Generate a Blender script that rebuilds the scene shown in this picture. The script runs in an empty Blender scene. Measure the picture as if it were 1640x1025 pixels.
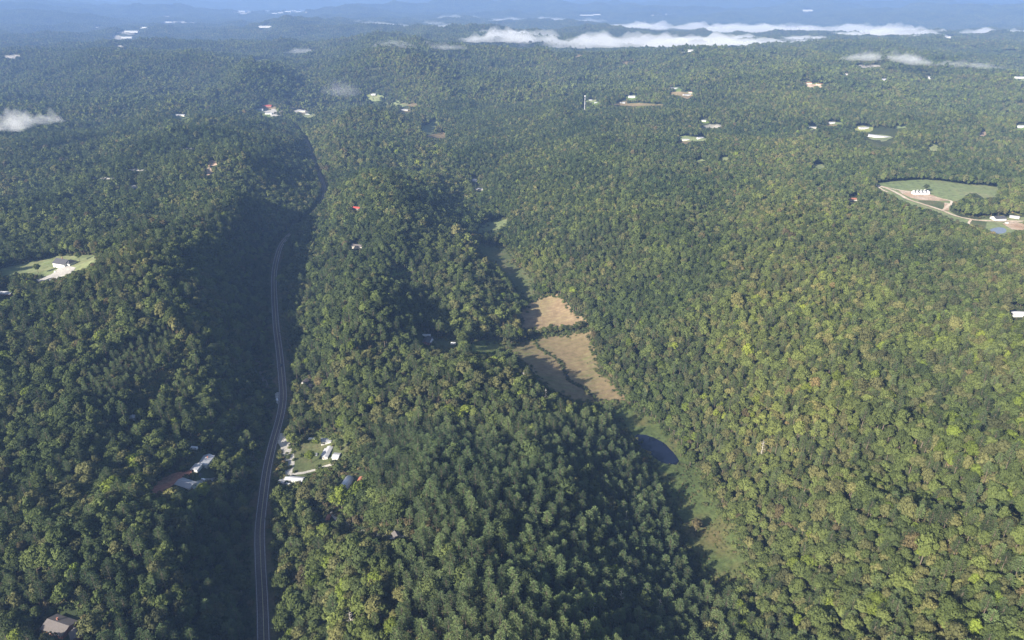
import bpy, bmesh, math, random
import numpy as np
from mathutils import Vector
random.seed(7); RNG = np.random.default_rng(7)
C = bpy.context.scene.collection
SC = bpy.context.scene

# ------------------------------------------------------------------ camera, sky, sun, exposure
F = 1093.0                                   # focal length in photo pixels (photo 1640 x 1025)
PITCH = math.radians(25.44)
CAMZ = 420.0
cd = bpy.data.cameras.new("camera"); cam = bpy.data.objects.new("camera", cd); C.objects.link(cam)
cd.sensor_width = 36.0; cd.lens = 36.0 * F / 1640.0
cd.clip_start = 1.0; cd.clip_end = 120000.0
cam.location = (0, 0, CAMZ); cam.rotation_euler = (math.pi/2 - PITCH, 0, 0)
SC.camera = cam
SUN_EL = math.radians(28.0)
SUN_AZ = math.radians(43.0)                  # light travels to +x, turned this much towards +y
sd = (-math.cos(SUN_AZ)*math.cos(SUN_EL), -math.sin(SUN_AZ)*math.cos(SUN_EL), math.sin(SUN_EL))
w = bpy.data.worlds.new("World"); SC.world = w; w.use_nodes = True
wn = w.node_tree; wn.nodes.clear()
sky = wn.nodes.new("ShaderNodeTexSky"); sky.sky_type = 'NISHITA'; sky.sun_disc = False
sky.sun_elevation = SUN_EL; sky.sun_rotation = math.atan2(sd[0], sd[1]); sky.dust_density = 2.5; sky.altitude = 400
bg = wn.nodes.new("ShaderNodeBackground"); bg.inputs[1].default_value = 0.064
wo = wn.nodes.new("ShaderNodeOutputWorld"); wn.links.new(sky.outputs[0], bg.inputs[0]); wn.links.new(bg.outputs[0], wo.inputs[0])
ld = bpy.data.lights.new("sun", 'SUN'); ld.energy = 5.0; ld.angle = math.radians(0.5); ld.color = (1.0, 0.93, 0.80)
sun = bpy.data.objects.new("sun", ld); C.objects.link(sun)
sun.rotation_euler = Vector(sd).to_track_quat('Z', 'Y').to_euler()
SC.view_settings.view_transform = 'Standard'; SC.view_settings.look = 'None'
SC.view_settings.gamma = 1.0; SC.view_settings.exposure = 1.5
SC.cycles.max_bounces = 5; SC.cycles.diffuse_bounces = 3; SC.cycles.glossy_bounces = 2
SC.cycles.transmission_bounces = 3; SC.cycles.transparent_max_bounces = 4; SC.cycles.volume_bounces = 1
SC.cycles.use_denoising = True
HAZE_DENSITY = 0.95e-4
HAZE_COLOR = (0.235, 0.385, 0.73)

# ------------------------------------------------------------------ helpers
def tag(o, label=None, cat=None, group=None, kind=None):
    if label: o['label'] = label
    if cat: o['category'] = cat
    if group: o['group'] = group
    if kind: o['kind'] = kind
    return o

def mesh_obj(name, verts, faces, mats, parent=None, loc=(0, 0, 0), smooth=False, midx=None):
    me = bpy.data.meshes.new(name); me.from_pydata([tuple(v) for v in verts], [], [tuple(f) for f in faces])
    for m in (mats if isinstance(mats, (list, tuple)) else [mats]): me.materials.append(m)
    if midx is not None: me.polygons.foreach_set('material_index', np.asarray(midx, dtype=np.int32))
    if smooth: me.polygons.foreach_set('use_smooth', [True]*len(me.polygons))
    me.update()
    o = bpy.data.objects.new(name, me); C.objects.link(o); o.location = loc
    if parent: o.parent = parent
    return o

class MB:
    """collects simple shapes for one mesh"""
    def __init__(s): s.v = []; s.f = []
    def add(s, vs, fs):
        n = len(s.v); s.v += [tuple(map(float, v)) for v in vs]; s.f += [tuple(i + n for i in f) for f in fs]
    def box(s, x0, x1, y0, y1, z0, z1):
        s.add([(x0,y0,z0),(x1,y0,z0),(x1,y1,z0),(x0,y1,z0),(x0,y0,z1),(x1,y0,z1),(x1,y1,z1),(x0,y1,z1)],
              [(0,3,2,1),(4,5,6,7),(0,1,5,4),(1,2,6,5),(2,3,7,6),(3,0,4,7)])
    def tube(s, p, q, r0, r1, n=6):
        p = Vector(p); q = Vector(q); d = (q - p).normalized()
        a = d.orthogonal().normalized(); b = d.cross(a)
        vs = [p + (a*math.cos(2*math.pi*k/n) + b*math.sin(2*math.pi*k/n))*r0 for k in range(n)]
        vs += [q + (a*math.cos(2*math.pi*k/n) + b*math.sin(2*math.pi*k/n))*r1 for k in range(n)]
        s.add(vs, [(k, (k+1) % n, n+(k+1) % n, n+k) for k in range(n)] + [tuple(range(n-1, -1, -1)), tuple(range(n, 2*n))])
    def build(s, name, m, parent=None, loc=(0,0,0), smooth=False):
        return mesh_obj(name, s.v, s.f, m, parent, loc, smooth)

def empty(name, loc, rz=0.0):
    o = bpy.data.objects.new(name, None); C.objects.link(o); o.location = loc; o.rotation_euler = (0, 0, rz)
    o.empty_display_size = 2.0
    return o

# ------------------------------------------------------------------ materials
def new_mat(name):
    m = bpy.data.materials.new(name); m.use_nodes = True; m.node_tree.nodes.clear(); return m, m.node_tree
def N(t, k, **kw):
    n = t.nodes.new(k)
    for a, b in kw.items(): setattr(n, a, b)
    return n
def L(t, a, b): t.links.new(a, b)
def ramp(t, fac, stops):
    r = N(t, "ShaderNodeValToRGB"); L(t, fac, r.inputs[0])
    e = r.color_ramp.elements
    while len(e) < len(stops): e.new(0.5)
    for k, (p, c) in enumerate(stops): e[k].position = p; e[k].color = (*c, 1)
    return r.outputs[0]
def noise(t, vec, scale, detail=4, rough=0.6):
    n = N(t, "ShaderNodeTexNoise"); n.inputs['Scale'].default_value = scale; n.inputs['Detail'].default_value = detail
    n.inputs['Roughness'].default_value = rough
    if vec is not None: L(t, vec, n.inputs['Vector'])
    return n.outputs['Fac']
def mixc(t, fac, a, b, mode='MIX'):
    n = N(t, "ShaderNodeMix", data_type='RGBA', blend_type=mode)
    if isinstance(fac, (int, float)): n.inputs[0].default_value = fac
    else: L(t, fac, n.inputs[0])
    for i, v in ((6, a), (7, b)):
        if isinstance(v, tuple): n.inputs[i].default_value = (*v, 1)
        else: L(t, v, n.inputs[i])
    return n.outputs[2]

def ground_mat(name, cols, scale=0.01, fine=0.3, rough=0.95, bump=0.3, rows=None, spec=0.1):
    """cols: three colours blended by world noise; rows: (angle, spacing, colour) mown or tilled lines"""
    m, t = new_mat(name)
    g = N(t, "ShaderNodeNewGeometry")
    n1 = noise(t, g.outputs['Position'], scale, 5, 0.62)
    c = ramp(t, n1, [(0.35, cols[0]), (0.5, cols[1]), (0.65, cols[2])])
    n2 = noise(t, g.outputs['Position'], fine, 4, 0.7)
    v = ramp(t, n2, [(0.3, (0.62, 0.62, 0.62)), (0.7, (1.3, 1.3, 1.3))])
    c = mixc(t, 1.0, c, v, 'MULTIPLY')
    if rows:
        mp = N(t, "ShaderNodeMapping"); mp.inputs['Rotation'].default_value = (0, 0, rows[0]); L(t, g.outputs['Position'], mp.inputs[0])
        wv = N(t, "ShaderNodeTexWave"); wv.inputs['Scale'].default_value = 0.314/rows[1]; wv.inputs['Distortion'].default_value = 1.5
        wv.inputs['Detail Scale'].default_value = 0.3
        L(t, mp.outputs[0], wv.inputs[0])
        c = mixc(t, ramp(t, wv.outputs['Fac'], [(0.3, (0, 0, 0)), (0.7, (rows[3],)*3)]), c, rows[2])
    b = N(t, "ShaderNodeBsdfPrincipled"); L(t, c, b.inputs['Base Color']); b.inputs['Roughness'].default_value = rough
    b.inputs['Specular IOR Level'].default_value = spec
    if bump:
        bp = N(t, "ShaderNodeBump"); bp.inputs['Strength'].default_value = bump; bp.inputs['Distance'].default_value = 1.0
        L(t, n2, bp.inputs['Height']); L(t, bp.outputs[0], b.inputs['Normal'])
    o = N(t, "ShaderNodeOutputMaterial"); L(t, b.outputs[0], o.inputs[0])
    return m

def plain(name, col, rough=0.6, metal=0.0, var=0.15, spec=0.4, scale=0.8):
    m, t = new_mat(name)
    g = N(t, "ShaderNodeNewGeometry")
    n = noise(t, g.outputs['Position'], scale, 4, 0.65)
    v = ramp(t, n, [(0.3, (1-var,)*3), (0.7, (1+var,)*3)])
    c = mixc(t, 1.0, col, v, 'MULTIPLY')
    b = N(t, "ShaderNodeBsdfPrincipled"); L(t, c, b.inputs['Base Color'])
    b.inputs['Roughness'].default_value = rough; b.inputs['Metallic'].default_value = metal; b.inputs['Specular IOR Level'].default_value = spec
    o = N(t, "ShaderNodeOutputMaterial"); L(t, b.outputs[0], o.inputs[0])
    return m

def ribbed(name, col, rough=0.45, spacing=0.9, dark=0.7, var=0.12):
    m, t = new_mat(name)
    tc = N(t, "ShaderNodeTexCoord")
    wv = N(t, "ShaderNodeTexWave"); wv.bands_direction = 'Y'; wv.inputs['Scale'].default_value = 0.314/spacing; L(t, tc.outputs['Object'], wv.inputs[0])
    n = noise(t, tc.outputs['Object'], 0.5, 5, 0.7)
    v = ramp(t, n, [(0.3, (1-2*var,)*3), (0.65, (1,)*3)])
    c = mixc(t, 1.0, col, v, 'MULTIPLY')
    c = mixc(t, ramp(t, wv.outputs['Fac'], [(0.0, (1,)*3), (0.12, (0,)*3)]), c, tuple(x*dark for x in col))
    b = N(t, "ShaderNodeBsdfPrincipled"); L(t, c, b.inputs['Base Color']); b.inputs['Roughness'].default_value = rough
    bp = N(t, "ShaderNodeBump"); bp.inputs['Strength'].default_value = 0.3; bp.inputs['Distance'].default_value = 0.05
    L(t, wv.outputs['Fac'], bp.inputs['Height']); L(t, bp.outputs[0], b.inputs['Normal'])
    o = N(t, "ShaderNodeOutputMaterial"); L(t, b.outputs[0], o.inputs[0])
    return m

def foliage(name, col, col2, trans=0.12, far=False):
    """per-tree variation from the object's own random value and its place in the wood"""
    m, t = new_mat(name)
    oi = N(t, "ShaderNodeObjectInfo"); tc = N(t, "ShaderNodeTexCoord")
    gm = N(t, "ShaderNodeNewGeometry")
    nz = noise(t, gm.outputs['Position'] if far else oi.outputs['Location'], 0.006, 3, 0.6)
    rnd = noise(t, gm.outputs['Position'], 0.055, 1, 0.5) if far else oi.outputs['Random']
    c = mixc(t, ramp(t, nz, [(0.36, (0,)*3), (0.64, (1,)*3)]), col, col2)
    v = ramp(t, rnd, [(0.3 if far else 0.0, (0.62, 0.64, 0.66)), (0.5, (1.0, 1.0, 0.96)), (0.7 if far else 1.0, (1.40, 1.36, 1.20))])
    c = mixc(t, 1.0, c, v, 'MULTIPLY')
    n3 = noise(t, gm.outputs['Position'] if far else oi.outputs['Location'], 0.0045, 2, 0.6)
    c = mixc(t, 1.0, c, ramp(t, n3, [(0.34, (0.74, 0.80, 0.84)), (0.5, (1.0, 1.0, 1.0)), (0.66, (1.24, 1.20, 1.06))]), 'MULTIPLY')
    n2 = noise(t, tc.outputs['Object'], 0.55, 4, 0.7)
    v2 = ramp(t, n2, [(0.3, (0.66, 0.70, 0.66)), (0.7, (1.32, 1.28, 1.2))])
    c = mixc(t, 1.0, c, v2, 'MULTIPLY')
    d = N(t, "ShaderNodeBsdfDiffuse"); L(t, c, d.inputs[0])
    tr = N(t, "ShaderNodeBsdfTranslucent")
    c3 = mixc(t, 1.0, c, (1.15, 1.3, 0.6), 'MULTIPLY'); L(t, c3, tr.inputs[0])
    mx = N(t, "ShaderNodeMixShader"); mx.inputs[0].default_value = trans
    L(t, d.outputs[0], mx.inputs[1]); L(t, tr.outputs[0], mx.inputs[2])
    o = N(t, "ShaderNodeOutputMaterial"); L(t, mx.outputs[0], o.inputs[0])
    return m

M = {}
FCOL = [  # name used in labels, material name, two colours
    ('mid green', 'leaves_green', (0.074, 0.096, 0.038), (0.094, 0.112, 0.043), 0.12),
    ('dark green', 'leaves_dark', (0.052, 0.069, 0.033), (0.066, 0.082, 0.036), 0.1),
    ('olive', 'leaves_olive', (0.092, 0.098, 0.049), (0.112, 0.109, 0.053), 0.12),
    ('yellow-green', 'leaves_yellow', (0.105, 0.142, 0.034), (0.140, 0.164, 0.038), 0.2),
    ('rusty brown', 'leaves_rusty', (0.100, 0.086, 0.050), (0.118, 0.094, 0.054), 0.12)]
PCOL = [('blue-green', 'needles_blue', (0.064, 0.090, 0.045), (0.078, 0.102, 0.050), 0.1), ('pale green', 'needles_pale', (0.092, 0.130, 0.064), (0.112, 0.142, 0.068), 0.1)]
FOL = [(a, foliage(b_, c, d, e)) for a, b_, c, d, e in FCOL]
PINE = [(a, foliage(b_, c, d, e)) for a, b_, c, d, e in PCOL]
FARF = [foliage('far_' + b_, c, d, e, True) for a, b_, c, d, e in FCOL]
M['bark'] = plain('bark', (0.13, 0.10, 0.075), 0.95, var=0.3)
M['dead'] = plain('dead_wood', (0.42, 0.38, 0.34), 0.9, var=0.2)
M['forest'] = ground_mat('forest_floor', ((0.030, 0.042, 0.018), (0.042, 0.052, 0.022), (0.058, 0.062, 0.028)), 0.004, 0.02)
M['hay'] = ground_mat('dry_hayfield', ((0.20, 0.145, 0.084), (0.245, 0.18, 0.108), (0.215, 0.18, 0.092)), 0.015, 0.12, rows=(math.radians(70), 7.0, (0.215, 0.15, 0.09), 0.5), bump=0.2)
M['hay2'] = ground_mat('grazed_field', ((0.16, 0.122, 0.068), (0.19, 0.15, 0.078), (0.128, 0.136, 0.056)), 0.012, 0.12, rows=(math.radians(62), 9.0, (0.18, 0.13, 0.08), 0.45), bump=0.2)
M['meadow'] = ground_mat('meadow_grass', ((0.085, 0.125, 0.035), (0.12, 0.16, 0.045), (0.17, 0.17, 0.06)), 0.012, 0.15, bump=0.5)
M['wet'] = ground_mat('wet_meadow', ((0.058, 0.082, 0.030), (0.076, 0.098, 0.034), (0.112, 0.096, 0.042)), 0.016, 0.25, bump=0.8)
M['lawn'] = ground_mat('lawn_grass', ((0.065, 0.082, 0.036), (0.085, 0.10, 0.042), (0.125, 0.115, 0.062)), 0.03, 0.3, bump=0.3)
M['pasture'] = ground_mat('pasture_grass', ((0.13, 0.165, 0.075), (0.16, 0.185, 0.085), (0.20, 0.195, 0.105)), 0.01, 0.1, bump=0.2, rows=(math.radians(20), 12.0, (0.16, 0.20, 0.08), 0.3))
M['dirt'] = ground_mat('bare_dirt', ((0.32, 0.22, 0.15), (0.38, 0.28, 0.20), (0.42, 0.34, 0.27)), 0.03, 0.3, bump=0.4)
M['red_dirt'] = ground_mat('red_clay', ((0.30, 0.13, 0.085), (0.36, 0.16, 0.105), (0.28, 0.16, 0.10)), 0.04, 0.3, bump=0.4)
M['gravel'] = ground_mat('gravel', ((0.30, 0.28, 0.26), (0.38, 0.36, 0.33), (0.46, 0.43, 0.39)), 0.03, 0.5, bump=0.4)
M['asphalt'] = ground_mat('worn_asphalt', ((0.098, 0.080, 0.076), (0.122, 0.100, 0.094), (0.146, 0.122, 0.112)), 0.02, 0.6, bump=0.1, rough=0.85)
M['verge'] = ground_mat('road_verge', ((0.05, 0.065, 0.028), (0.085, 0.085, 0.04), (0.12, 0.09, 0.055)), 0.03, 0.3, bump=0.5)
M['line_white'] = plain('white_road_paint', (0.52, 0.50, 0.50), 0.7, var=0.3)
M['line_yellow'] = plain('yellow_road_paint', (0.60, 0.50, 0.28), 0.7, var=0.25)
M['pale'] = ground_mat('pale_cleared_ground', ((0.17, 0.165, 0.14), (0.27, 0.25, 0.22), (0.38, 0.36, 0.33)), 0.01, 0.05, bump=0)
M['pale_dirt'] = ground_mat('sandy_drive', ((0.40, 0.31, 0.23), (0.48, 0.39, 0.30), (0.54, 0.46, 0.38)), 0.03, 0.3, bump=0.2)
m, t = new_mat('pond_water')
b = N(t, "ShaderNodeBsdfPrincipled"); b.inputs['Base Color'].default_value = (0.006, 0.009, 0.022, 1); b.inputs['Roughness'].default_value = 0.06; b.inputs['IOR'].default_value = 1.33
g = N(t, "ShaderNodeNewGeometry"); nn = noise(t, g.outputs['Position'], 0.5, 3); bp = N(t, "ShaderNodeBump"); bp.inputs['Strength'].default_value = 0.05; bp.inputs['Distance'].default_value = 0.1
L(t, nn, bp.inputs['Height']); L(t, bp.outputs[0], b.inputs['Normal'])
o = N(t, "ShaderNodeOutputMaterial"); L(t, b.outputs[0], o.inputs[0]); M['water'] = m
mw, tw = new_mat('farm_pond_water'); bw = N(tw, 'ShaderNodeBsdfPrincipled'); bw.inputs['Base Color'].default_value = (0.15, 0.165, 0.19, 1); bw.inputs['Roughness'].default_value = 0.08; bw.inputs['IOR'].default_value = 1.33
ow_ = N(tw, 'ShaderNodeOutputMaterial'); L(tw, bw.outputs[0], ow_.inputs[0]); M['farm_water'] = mw
M['white_roof'] = ribbed('white_metal_roof', (0.50, 0.50, 0.52), var=0.16)
M['far_white'] = ribbed('pale_metal_roof', (0.40, 0.40, 0.42))
M['grey_roof'] = ribbed('grey_metal_roof', (0.34, 0.34, 0.36), spacing=1.1)
M['shingle'] = plain('grey_brown_shingles', (0.12, 0.105, 0.10), 0.9, var=0.2, scale=1.5)
M['dark_roof'] = plain('dark_shingles', (0.055, 0.055, 0.062), 0.85, var=0.25, scale=1.5)
M['red_roof'] = plain('red_roof', (0.36, 0.06, 0.045), 0.6, var=0.15)
M['rust_roof'] = plain('rusty_roof', (0.30, 0.12, 0.075), 0.8, var=0.3)
M['siding'] = plain('white_siding', (0.56, 0.56, 0.54), 0.7, var=0.06)
M['cream'] = plain('cream_siding', (0.55, 0.50, 0.42), 0.7, var=0.08)
M['brick'] = plain('red_brick', (0.30, 0.13, 0.095), 0.85, var=0.25, scale=2.0)
M['wood'] = plain('weathered_boards', (0.19, 0.15, 0.12), 0.9, var=0.3, scale=1.5)
M['glass'] = plain('window_glass', (0.03, 0.035, 0.045), 0.1, var=0.05)
M['trim'] = plain('white_trim', (0.76, 0.76, 0.75), 0.6, var=0.04)
M['door'] = plain('painted_door', (0.22, 0.12, 0.08), 0.6, var=0.1)
M['steel'] = plain('galvanised_steel', (0.62, 0.62, 0.63), 0.45, metal=0.3, var=0.1)
M['tyre'] = plain('tyre_rubber', (0.02, 0.02, 0.02), 0.9)
M['car_white'] = plain('white_car_paint', (0.75, 0.75, 0.76), 0.3, var=0.03)
M['car_dark'] = plain('dark_car_paint', (0.035, 0.04, 0.05), 0.3, var=0.03)
M['car_red'] = plain('red_car_paint', (0.32, 0.04, 0.03), 0.3, var=0.03)
M['car_silver'] = plain('silver_car_paint', (0.42, 0.43, 0.45), 0.3, metal=0.4, var=0.03)

# ------------------------------------------------------------------ photo ray <-> world
SP, CP = math.sin(PITCH), math.cos(PITCH)
def ray(px, py):
    px = np.asarray(px, float); py = np.asarray(py, float)
    xc = (px - 820.0)/F; yc = (512.5 - py)/F
    return xc, CP + yc*SP, -SP + yc*CP        # per unit of depth along the axis
def project(x, y, z):
    dz = z - CAMZ
    d = y*CP - dz*SP; u = y*SP + dz*CP
    d = np.where(d > 1, d, 1)
    return 820 + F*x/d, 512.5 - F*u/d, d
def plane_at(px, py, z):
    a, b_, c = ray(px, py); s = (CAMZ - z)/(-c)
    return a*s, b_*s

# ------------------------------------------------------------------ terrain height
def vnoise(x, y, seed=0):
    xi = np.floor(x).astype(np.int64); yi = np.floor(y).astype(np.int64)
    fx = x - xi; fy = y - yi
    fx = fx*fx*fx*(fx*(fx*6-15)+10); fy = fy*fy*fy*(fy*(fy*6-15)+10)
    def h(a, b):
        n = (a*374761393 + b*668265263 + seed*974711) & 0xffffffff
        n = ((n ^ (n >> 13))*1274126177) & 0xffffffff
        n = (n ^ (n >> 16)) & 0xffffff
        return n/16777215.0
    return ((h(xi, yi)*(1-fx) + h(xi+1, yi)*fx)*(1-fy) + (h(xi, yi+1)*(1-fx) + h(xi+1, yi+1)*fx)*fy)*2 - 1
def fbm(x, y, octv=4, seed=0, ridged=False):
    s = 0; a = 1; tot = 0
    for k in range(octv):
        n = vnoise(x*2**k + 17.3*k, y*2**k - 9.1*k, seed + k)
        if ridged: n = 1 - 2*np.abs(n)
        s = s + a*n; tot += a; a *= 0.5
    return s/tot
def sstep(a, b, x):
    t_ = np.clip((x - a)/(b - a), 0, 1); return t_*t_*(3 - 2*t_)

CTRL = """422 1020 8;417 880 8;437 710 6;452 600 6;439 450 8;455 385 10;505 340 14;516 290 14;490 225 12;470 200 10;430 180 10
230 1020 36;240 900 46;330 950 38;100 1000 42;100 850 38;0 900 36;0 1020 38;330 745 30;265 780 28;300 830 38;340 850 32;200 740 38;200 680 46;215 650 46
230 600 54;290 640 46;340 620 36;385 610 16;412 600 18;400 680 16;372 740 18;370 900 18;385 960 14;380 800 15;260 470 90;340 500 62;380 520 28;420 520 14;350 400 76;385 330 82;400 260 80;375 205 70
150 400 76;110 425 74;50 330 46;150 300 50;260 290 72;50 250 24;200 220 44;0 400 64;0 470 66;0 550 62;100 560 66;180 500 78;0 700 44;100 680 48;100 760 42
420 330 38;410 420 32;430 460 14;470 260 34;445 220 44;300 360 70;470 300 32
540 260 36;590 190 60;650 205 34;620 300 64;640 345 64;560 400 34;520 420 22;650 440 26;720 430 36;770 490 18;600 500 54;600 560 44;560 480 38;690 550 10;725 552 10;780 556 6
560 620 32;620 620 28;700 600 38;760 590 42;830 610 24;650 680 18;520 640 12;475 600 8;490 500 18;500 440 18;480 680 8;880 660 22;700 660 30
690 210 14;700 290 14;735 330 8;790 360 6;800 400 4;830 460 2;890 500 1;900 570 0;960 620 0;1020 680 0;1060 740 0;1120 820 0;1150 900 2;1150 1000 8
525 727 8;555 777 11;470 770 8;600 720 16;620 800 26;700 740 42;800 710 30;860 760 40;900 850 42;850 950 50;750 900 58;650 950 48;560 900 32;500 850 14;480 950 10;520 950 14;570 1010 40
700 1020 52;900 1020 48;980 900 16;950 770 16;1000 740 5;1050 850 4;1090 1000 8;1000 1020 24;590 850 20;1030 930 8
1000 560 14;1100 680 14;1200 780 16;1250 900 26;1210 1000 24;1100 500 44;1200 600 52;1150 640 34;1300 680 66;1400 600 78;1500 500 82;1300 450 70;1200 400 66;1000 420 48;950 480 18;900 400 34
870 300 40;1000 300 60;1100 330 66;1200 300 62;1400 400 82;1600 600 98;1640 760 112;1500 740 88;1400 850 78;1300 850 54;1350 950 72;1500 950 104;1640 1000 130;1250 1020 34
1420 300 72;1560 310 70;1600 370 64;1500 330 70;1640 450 86
820 200 36;740 250 30;900 200 50;1100 200 62;1300 220 62;1500 220 62;1640 220 54;800 150 56;650 105 150;560 125 80;620 160 14;560 160 12;480 130 46;400 110 128;300 105 112;200 125 84;100 150 42;300 160 34;150 200 24;0 200 24
1000 130 82;1200 130 108;1400 130 92;1600 150 62;740 120 100;820 66 100;900 80 70;1000 72 58;1150 70 54;1300 76 50;1400 84 50;1500 106 62;1600 125 30
760 58 20;1000 58 0;1200 57 0;1400 60 0;1640 60 0;900 44 96;1100 52 70;1480 62 34;1560 66 20;1000 40 0;1250 40 0
100 60 40;0 90 24;185 55 30;400 60 64;500 44 120;600 45 40;700 50 20;285 38 20;450 75 30;560 80 50;1060 900 3;1075 960 4;350 150 24;520 150 18;60 110 34;250 150 30;590 112 116;700 110 126;750 400 22;800 470 9;762 350 11""".replace('\n', ';')
CT = np.array([[float(v) for v in s.split()] for s in CTRL.split(';')])
cx, cy = plane_at(CT[:, 0], CT[:, 1], CT[:, 2])
cz = CT[:, 2]
# outside the frame: keep the country rolling on
ex = []
for az, r, z in [(-60, 250, 60), (-60, 600, 60), (-60, 1200, 60), (-60, 2500, 50), (-60, 5000, 60), (60, 250, 80), (60, 600, 110), (60, 1200, 100), (60, 2500, 70), (60, 5000, 60),
                 (-30, 150, 50), (0, 150, 60), (30, 150, 60), (-50, 9000, 50), (-25, 13000, 60), (0, 13000, 60), (25, 13000, 60), (50, 9000, 60), (-50, 30000, 60), (0, 30000, 60), (50, 30000, 60)]:
    a = math.radians(az); ex.append((r*math.sin(a), r*math.cos(a), z))
ex = np.array(ex)
cx = np.concatenate([cx, ex[:, 0]]); cy = np.concatenate([cy, ex[:, 1]]); cz = np.concatenate([cz, ex[:, 2]])
def warp(x, y):
    r = np.sqrt(x*x + y*y) + 60.0
    return np.arctan2(x, y)*1.6, np.log(r)
def tps_k(d2): return 0.5*d2*np.log(d2 + 1e-12)
cu, cv = warp(cx, cy)
n = len(cu)
K = tps_k((cu[:, None]-cu)**2 + (cv[:, None]-cv)**2) + np.eye(n)*4e-5
P = np.stack([np.ones(n), cu, cv], 1)
A = np.zeros((n+3, n+3)); A[:n, :n] = K; A[:n, n:] = P; A[n:, :n] = P.T
SOL = np.linalg.solve(A, np.concatenate([cz, np.zeros(3)]))
def tps(x, y):
    u, v = warp(x, y); out = np.empty(u.shape); uf = u.ravel(); vf = v.ravel(); of = np.empty(uf.size)
    for s in range(0, uf.size, 20000):
        a_, b_ = uf[s:s+20000], vf[s:s+20000]
        of[s:s+20000] = tps_k((a_[:, None]-cu)**2 + (b_[:, None]-cv)**2) @ SOL[:n] + SOL[n] + SOL[n+1]*a_ + SOL[n+2]*b_
    return of.reshape(u.shape)

def seg_dist(x, y, pl):
    """distance to a polyline and the fraction along it"""
    best = np.full(x.shape, 1e18); zz = np.zeros(x.shape)
    for (x0, y0, z0), (x1, y1, z1) in zip(pl[:-1], pl[1:]):
        dx, dy = x1-x0, y1-y0; l2 = dx*dx + dy*dy + 1e-9
        t_ = np.clip(((x-x0)*dx + (y-y0)*dy)/l2, 0, 1)
        d = (x-x0-t_*dx)**2 + (y-y0-t_*dy)**2
        k = d < best; best = np.where(k, d, best); zz = np.where(k, z0 + t_*(z1-z0), zz)
    return np.sqrt(best), zz

ROADPX = [(424,1100,8),(422,1025,8),(420,960,8),(417,900,8),(416,850,8),(421,800,7.5),(428,750,7),(437,710,6.5),(448,670,6),(453,640,6),(452,610,6),(447,560,6),(442,520,6.5),(439,470,7),(439,440,8),(443,415,9),
          (450,393,10),(462,378,11),(480,362,12),(498,347,13),(512,330,14),(520,310,14),(516,290,14),(506,268,14),(498,245,13),(490,225,12),(478,208,11),(468,199,10),(455,193,10),(440,185,10),(425,176,10)]
def smooth_line(pts, k=6):
    p = np.array(pts, float); out = []
    for i in range(len(p)-1):
        p0 = p[max(i-1, 0)]; p1 = p[i]; p2 = p[i+1]; p3 = p[min(i+2, len(p)-1)]
        for j in range(k):
            t_ = j/k
            out.append(0.5*((2*p1) + (-p0+p2)*t_ + (2*p0-5*p1+4*p2-p3)*t_**2 + (-p0+3*p1-3*p2+p3)*t_**3))
    out.append(p[-1]); return np.array(out)
rw = np.array([(*plane_at(a, b_, c_), c_) for a, b_, c_ in ROADPX])
ROAD = smooth_line(rw, 5)

# level ground: fields and valley floor polylines (photo pixels, height)
FLATPX = [(790,360,6),(812,410,4),(840,462,2),(890,500,1),(900,570,0),(960,620,0),(1020,680,0),(1060,730,0),(1120,820,0),(1150,900,2)]
fw = np.array([(*plane_at(a, b_, c_), c_) for a, b_, c_ in FLATPX])
FARMPX = [(1420,300,72),(1500,318,70),(1560,312,70),(1600,355,64)]
fm = np.array([(*plane_at(a, b_, c_), c_) for a, b_, c_ in FARMPX])
fogv1 = np.array([(*plane_at(a, b_, 10), 10) for a, b_ in [(790,58),(900,60),(1000,61),(1150,63),(1300,61),(1400,56),(1500,53),(1700,56)]])
fogv2 = np.array([(*plane_at(a, b_, 10), 10) for a, b_ in [(960,39),(1060,40),(1200,43),(1300,43),(1400,46)]])
PONDS = []   # filled below: (polygon xy, z)
# small ridges and gullies: (points px,py,z-of-ground), height, width
RIDGES = [([(1130,700,20),(1200,706,36),(1300,716,60),(1400,738,72),(1520,770,90),(1660,800,112)], 26, 26),
          ([(1230,820,24),(1330,850,50),(1420,890,80),(1560,915,104),(1680,940,125)], 20, 24),
          ([(1180,590,40),(1280,620,58),(1380,680,74),(1500,700,84)], 8, 30),
          ([(1060,540,36),(1180,520,56),(1300,540,70)], 7, 35),
          ([(960,390,40),(1080,390,58),(1160,440,60)], 9, 40),
          ([(1180,330,62),(1250,400,68),(1330,420,74)], 12, 45),
          ([(620,540,44),(700,490,60),(760,470,55)], 12, 35),
          ([(640,660,26),(740,610,50),(830,620,36)], 10, 28),
          ([(560,590,34),(590,520,44),(560,440,34)], 10, 30),
          ([(300,520,80),(350,560,66),(380,590,40)], 14, 30),
          ([(210,560,78),(170,620,70),(130,700,58)], 12, 30),
          ([(120,880,50),(200,840,48),(260,800,36)], 10, 26),
          ([(380,330,110),(300,420,90),(200,470,80)], 12, 40),
          ([(860,760,46),(960,830,40),(1010,930,34)], 6, 24),
          ([(650,860,32),(600,930,40),(590,1010,44)], 12, 24),
          ([(640,400,62),(610,330,62),(560,300,45)], 14, 40)]
RW = []
for pts, h_, w_ in RIDGES:
    p = np.array([(*plane_at(a, b_, c_), c_) for a, b_, c_ in pts])
    RW.append((smooth_line(p, 4), h_, w_))

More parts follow.
